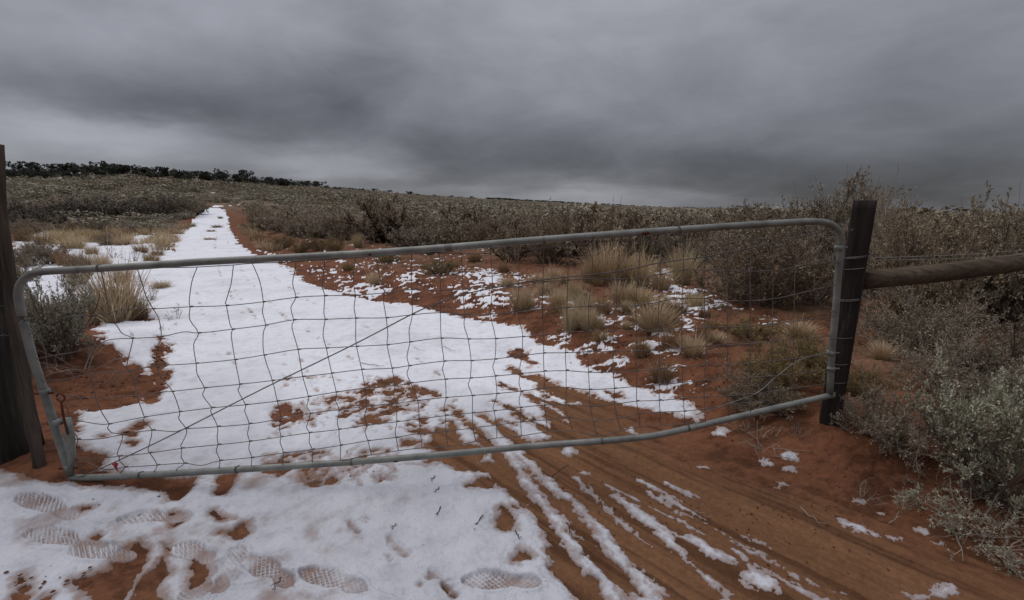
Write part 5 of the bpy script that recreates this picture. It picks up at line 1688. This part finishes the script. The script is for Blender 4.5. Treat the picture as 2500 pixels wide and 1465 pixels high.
def juniper(seed):
    g = np.random.default_rng(seed)
    lf, tr = MB(), MB()
    nl = 16
    c = np.column_stack([g.normal(0, 0.26, nl), g.normal(0, 0.26, nl), g.uniform(0.28, 0.78, nl)])
    for q in c:
        n = 46
        d = g.normal(0, 1, (n, 3))
        d /= np.linalg.norm(d, axis=1)[:, None]
        P = q + d * (0.20 * g.uniform(0.4, 1, n) ** 0.5)[:, None] * np.array([1, 1, 0.85])
        D = d + g.normal(0, 0.5, (n, 3)) + np.array([0, 0, 0.5])
        D /= np.linalg.norm(D, axis=1)[:, None]
        S = np.cross(D, g.normal(0, 1, (n, 3)))
        S /= np.linalg.norm(S, axis=1)[:, None]
        L = 0.12 * g.uniform(0.6, 1.3, n)[:, None]
        V = np.stack([P - D * L * .5, P + S * L * 0.35, P + D * L * .6, P - S * L * 0.35], 1).reshape(-1, 3)
        lf.add(V, None, np.arange(4 * n).reshape(-1, 4), np.repeat(np.clip(g.normal(0.4, 0.3, n), 0, 1), 4))
        tr.tube([[0, 0, 0.12], (q * 0.5 + np.array([0, 0, 0.1])), q], [0.03, 0.02, 0.008], 4, 0.4, False)
    tr.tube([[0, 0, -0.06], [0.01, 0.01, 0.1], [0.02, 0, 0.3]], [0.05, 0.042, 0.03], 6, 0.4, False)
    return lf.me('crown', M_JUNI), tr.me('trunk', M_BARK)


JUN = [juniper(600 + i) for i in range(5)]
ORD = 'first second third fourth fifth sixth seventh eighth ninth tenth eleventh twelfth thirteenth fourteenth fifteenth sixteenth seventeenth eighteenth nineteenth twentieth'.split()
ORD = ORD + ['twenty-' + w for w in ORD[:9]] + ['thirtieth'] + ['thirty-' + w for w in ORD[:9]] + ['fortieth'] + ['forty-' + w for w in ORD[:9]] + ['fiftieth'] + ['fifty-' + w for w in ORD[:9]] + ['sixtieth']
trees = [(-40, 40, 30, 1.0), (12, 34, 24, 1.0), (45, 40, 26, 1.0), (70, 52, 38, 1.0), (98, 34, 24, .98), (126, 46, 22, .97), (150, 40, 26, 1.0), (184, 50, 30, 1.0), (216, 36, 28, 1.0), (262, 42, 32, .98), (281, 42, 32, .93), (303, 42, 26, 1.0), (335, 36, 20, .99), (356, 40, 26, 1.0), (398, 38, 28, 1.0),
         (440, 36, 28, .95), (470, 26, 16, 1.0), (494, 46, 26, 1.0), (545, 42, 30, 1.0), (576, 34, 26, 1.0), (600, 34, 28, .99), (626, 28, 20, .99), (640, 22, 18, .95), (658, 30, 24, 1.0), (690, 34, 26, .99), (720, 30, 18, .99), (748, 24, 14, 1.0),
         (772, 30, 18, 1.0), (795, 20, 12, .98), (822, 22, 9, 1.0), (858, 15, 8, 1.0), (884, 14, 8, 1.0), (912, 14, 7, 1.0), (950, 12, 6, 1.0), (999, 16, 8, 1.0), (1018, 9, 5, 1.0), (1060, 8, 5, 1.0), (1102, 9, 5, 1.0), (1150, 9, 5, 1.0)]
trees += [(30, 30, 22, .90), (92, 34, 24, .92), (118, 26, 20, .86), (168, 30, 20, .90), (205, 26, 18, .95), (240, 34, 22, .96), (270, 40, 28, .87), (318, 26, 16, .93), (372, 30, 18, .94), (425, 26, 18, .97), (455, 30, 20, .90), (510, 26, 16, .93), (528, 34, 20, .99), (560, 22, 14, .9), (612, 24, 18, .92), (672, 26, 18, .93), (705, 22, 16, .96), (735, 20, 12, .97)]
trees.sort()
for i, (u, w, h, fr) in enumerate(trees):
    a = (u - 1250) / FPX / 1.035
    Yc = float(np.interp(a, SKY_A, SKY_Y)) * (fr - 0.03 * (i % 3 == 1) - 0.06 * (i % 5 == 3) - 0.10 * (i % 7 == 5))
    x, y = a * Yc, Yc
    t = Yc / 1.035
    cm, tm = JUN[i % 5]
    o = link('juniper_tree', None)
    link('trunk', tm, o)
    link('crown', cm, o)
    o.location = (x, y, gz(x, y) - 0.1)
    w, h = w * (0.72 + 0.42 * ((i * 0.618) % 1)), h * (0.88 + 0.34 * ((i * 0.382) % 1))
    o.scale = (w * 1.05 * t / FPX, w * 1.05 * t / FPX, h * t / FPX)
    o.rotation_euler = (0, 0, i * 2.4)
    tag(o, ORD[i] + ' dark juniper counted from the left end of the ridge', 'tree', 'junipers along the ridge')
# the low dark line of junipers far out on the skyline
g = np.random.default_rng(12)
nb = 170
Ub = g.uniform(1190, 1900, nb)
Ab = (Ub - 1250) / FPX / 1.035
Yb = np.interp(Ab, SKY_A, SKY_Y) * g.uniform(0.9, 1.0, nb)
hb = g.uniform(1.5, 3.2, nb) * np.interp(Ub, [1190, 1500, 1900], [0.8, 0.9, 1.4])
scatter('far_treeline', np.column_stack([Ab * Yb, Yb]), np.column_stack([hb * 2.4, hb]), g.integers(0, 5, nb), [j[0] for j in JUN], 'thin dark line of trees far out on the skyline', 'treeline')
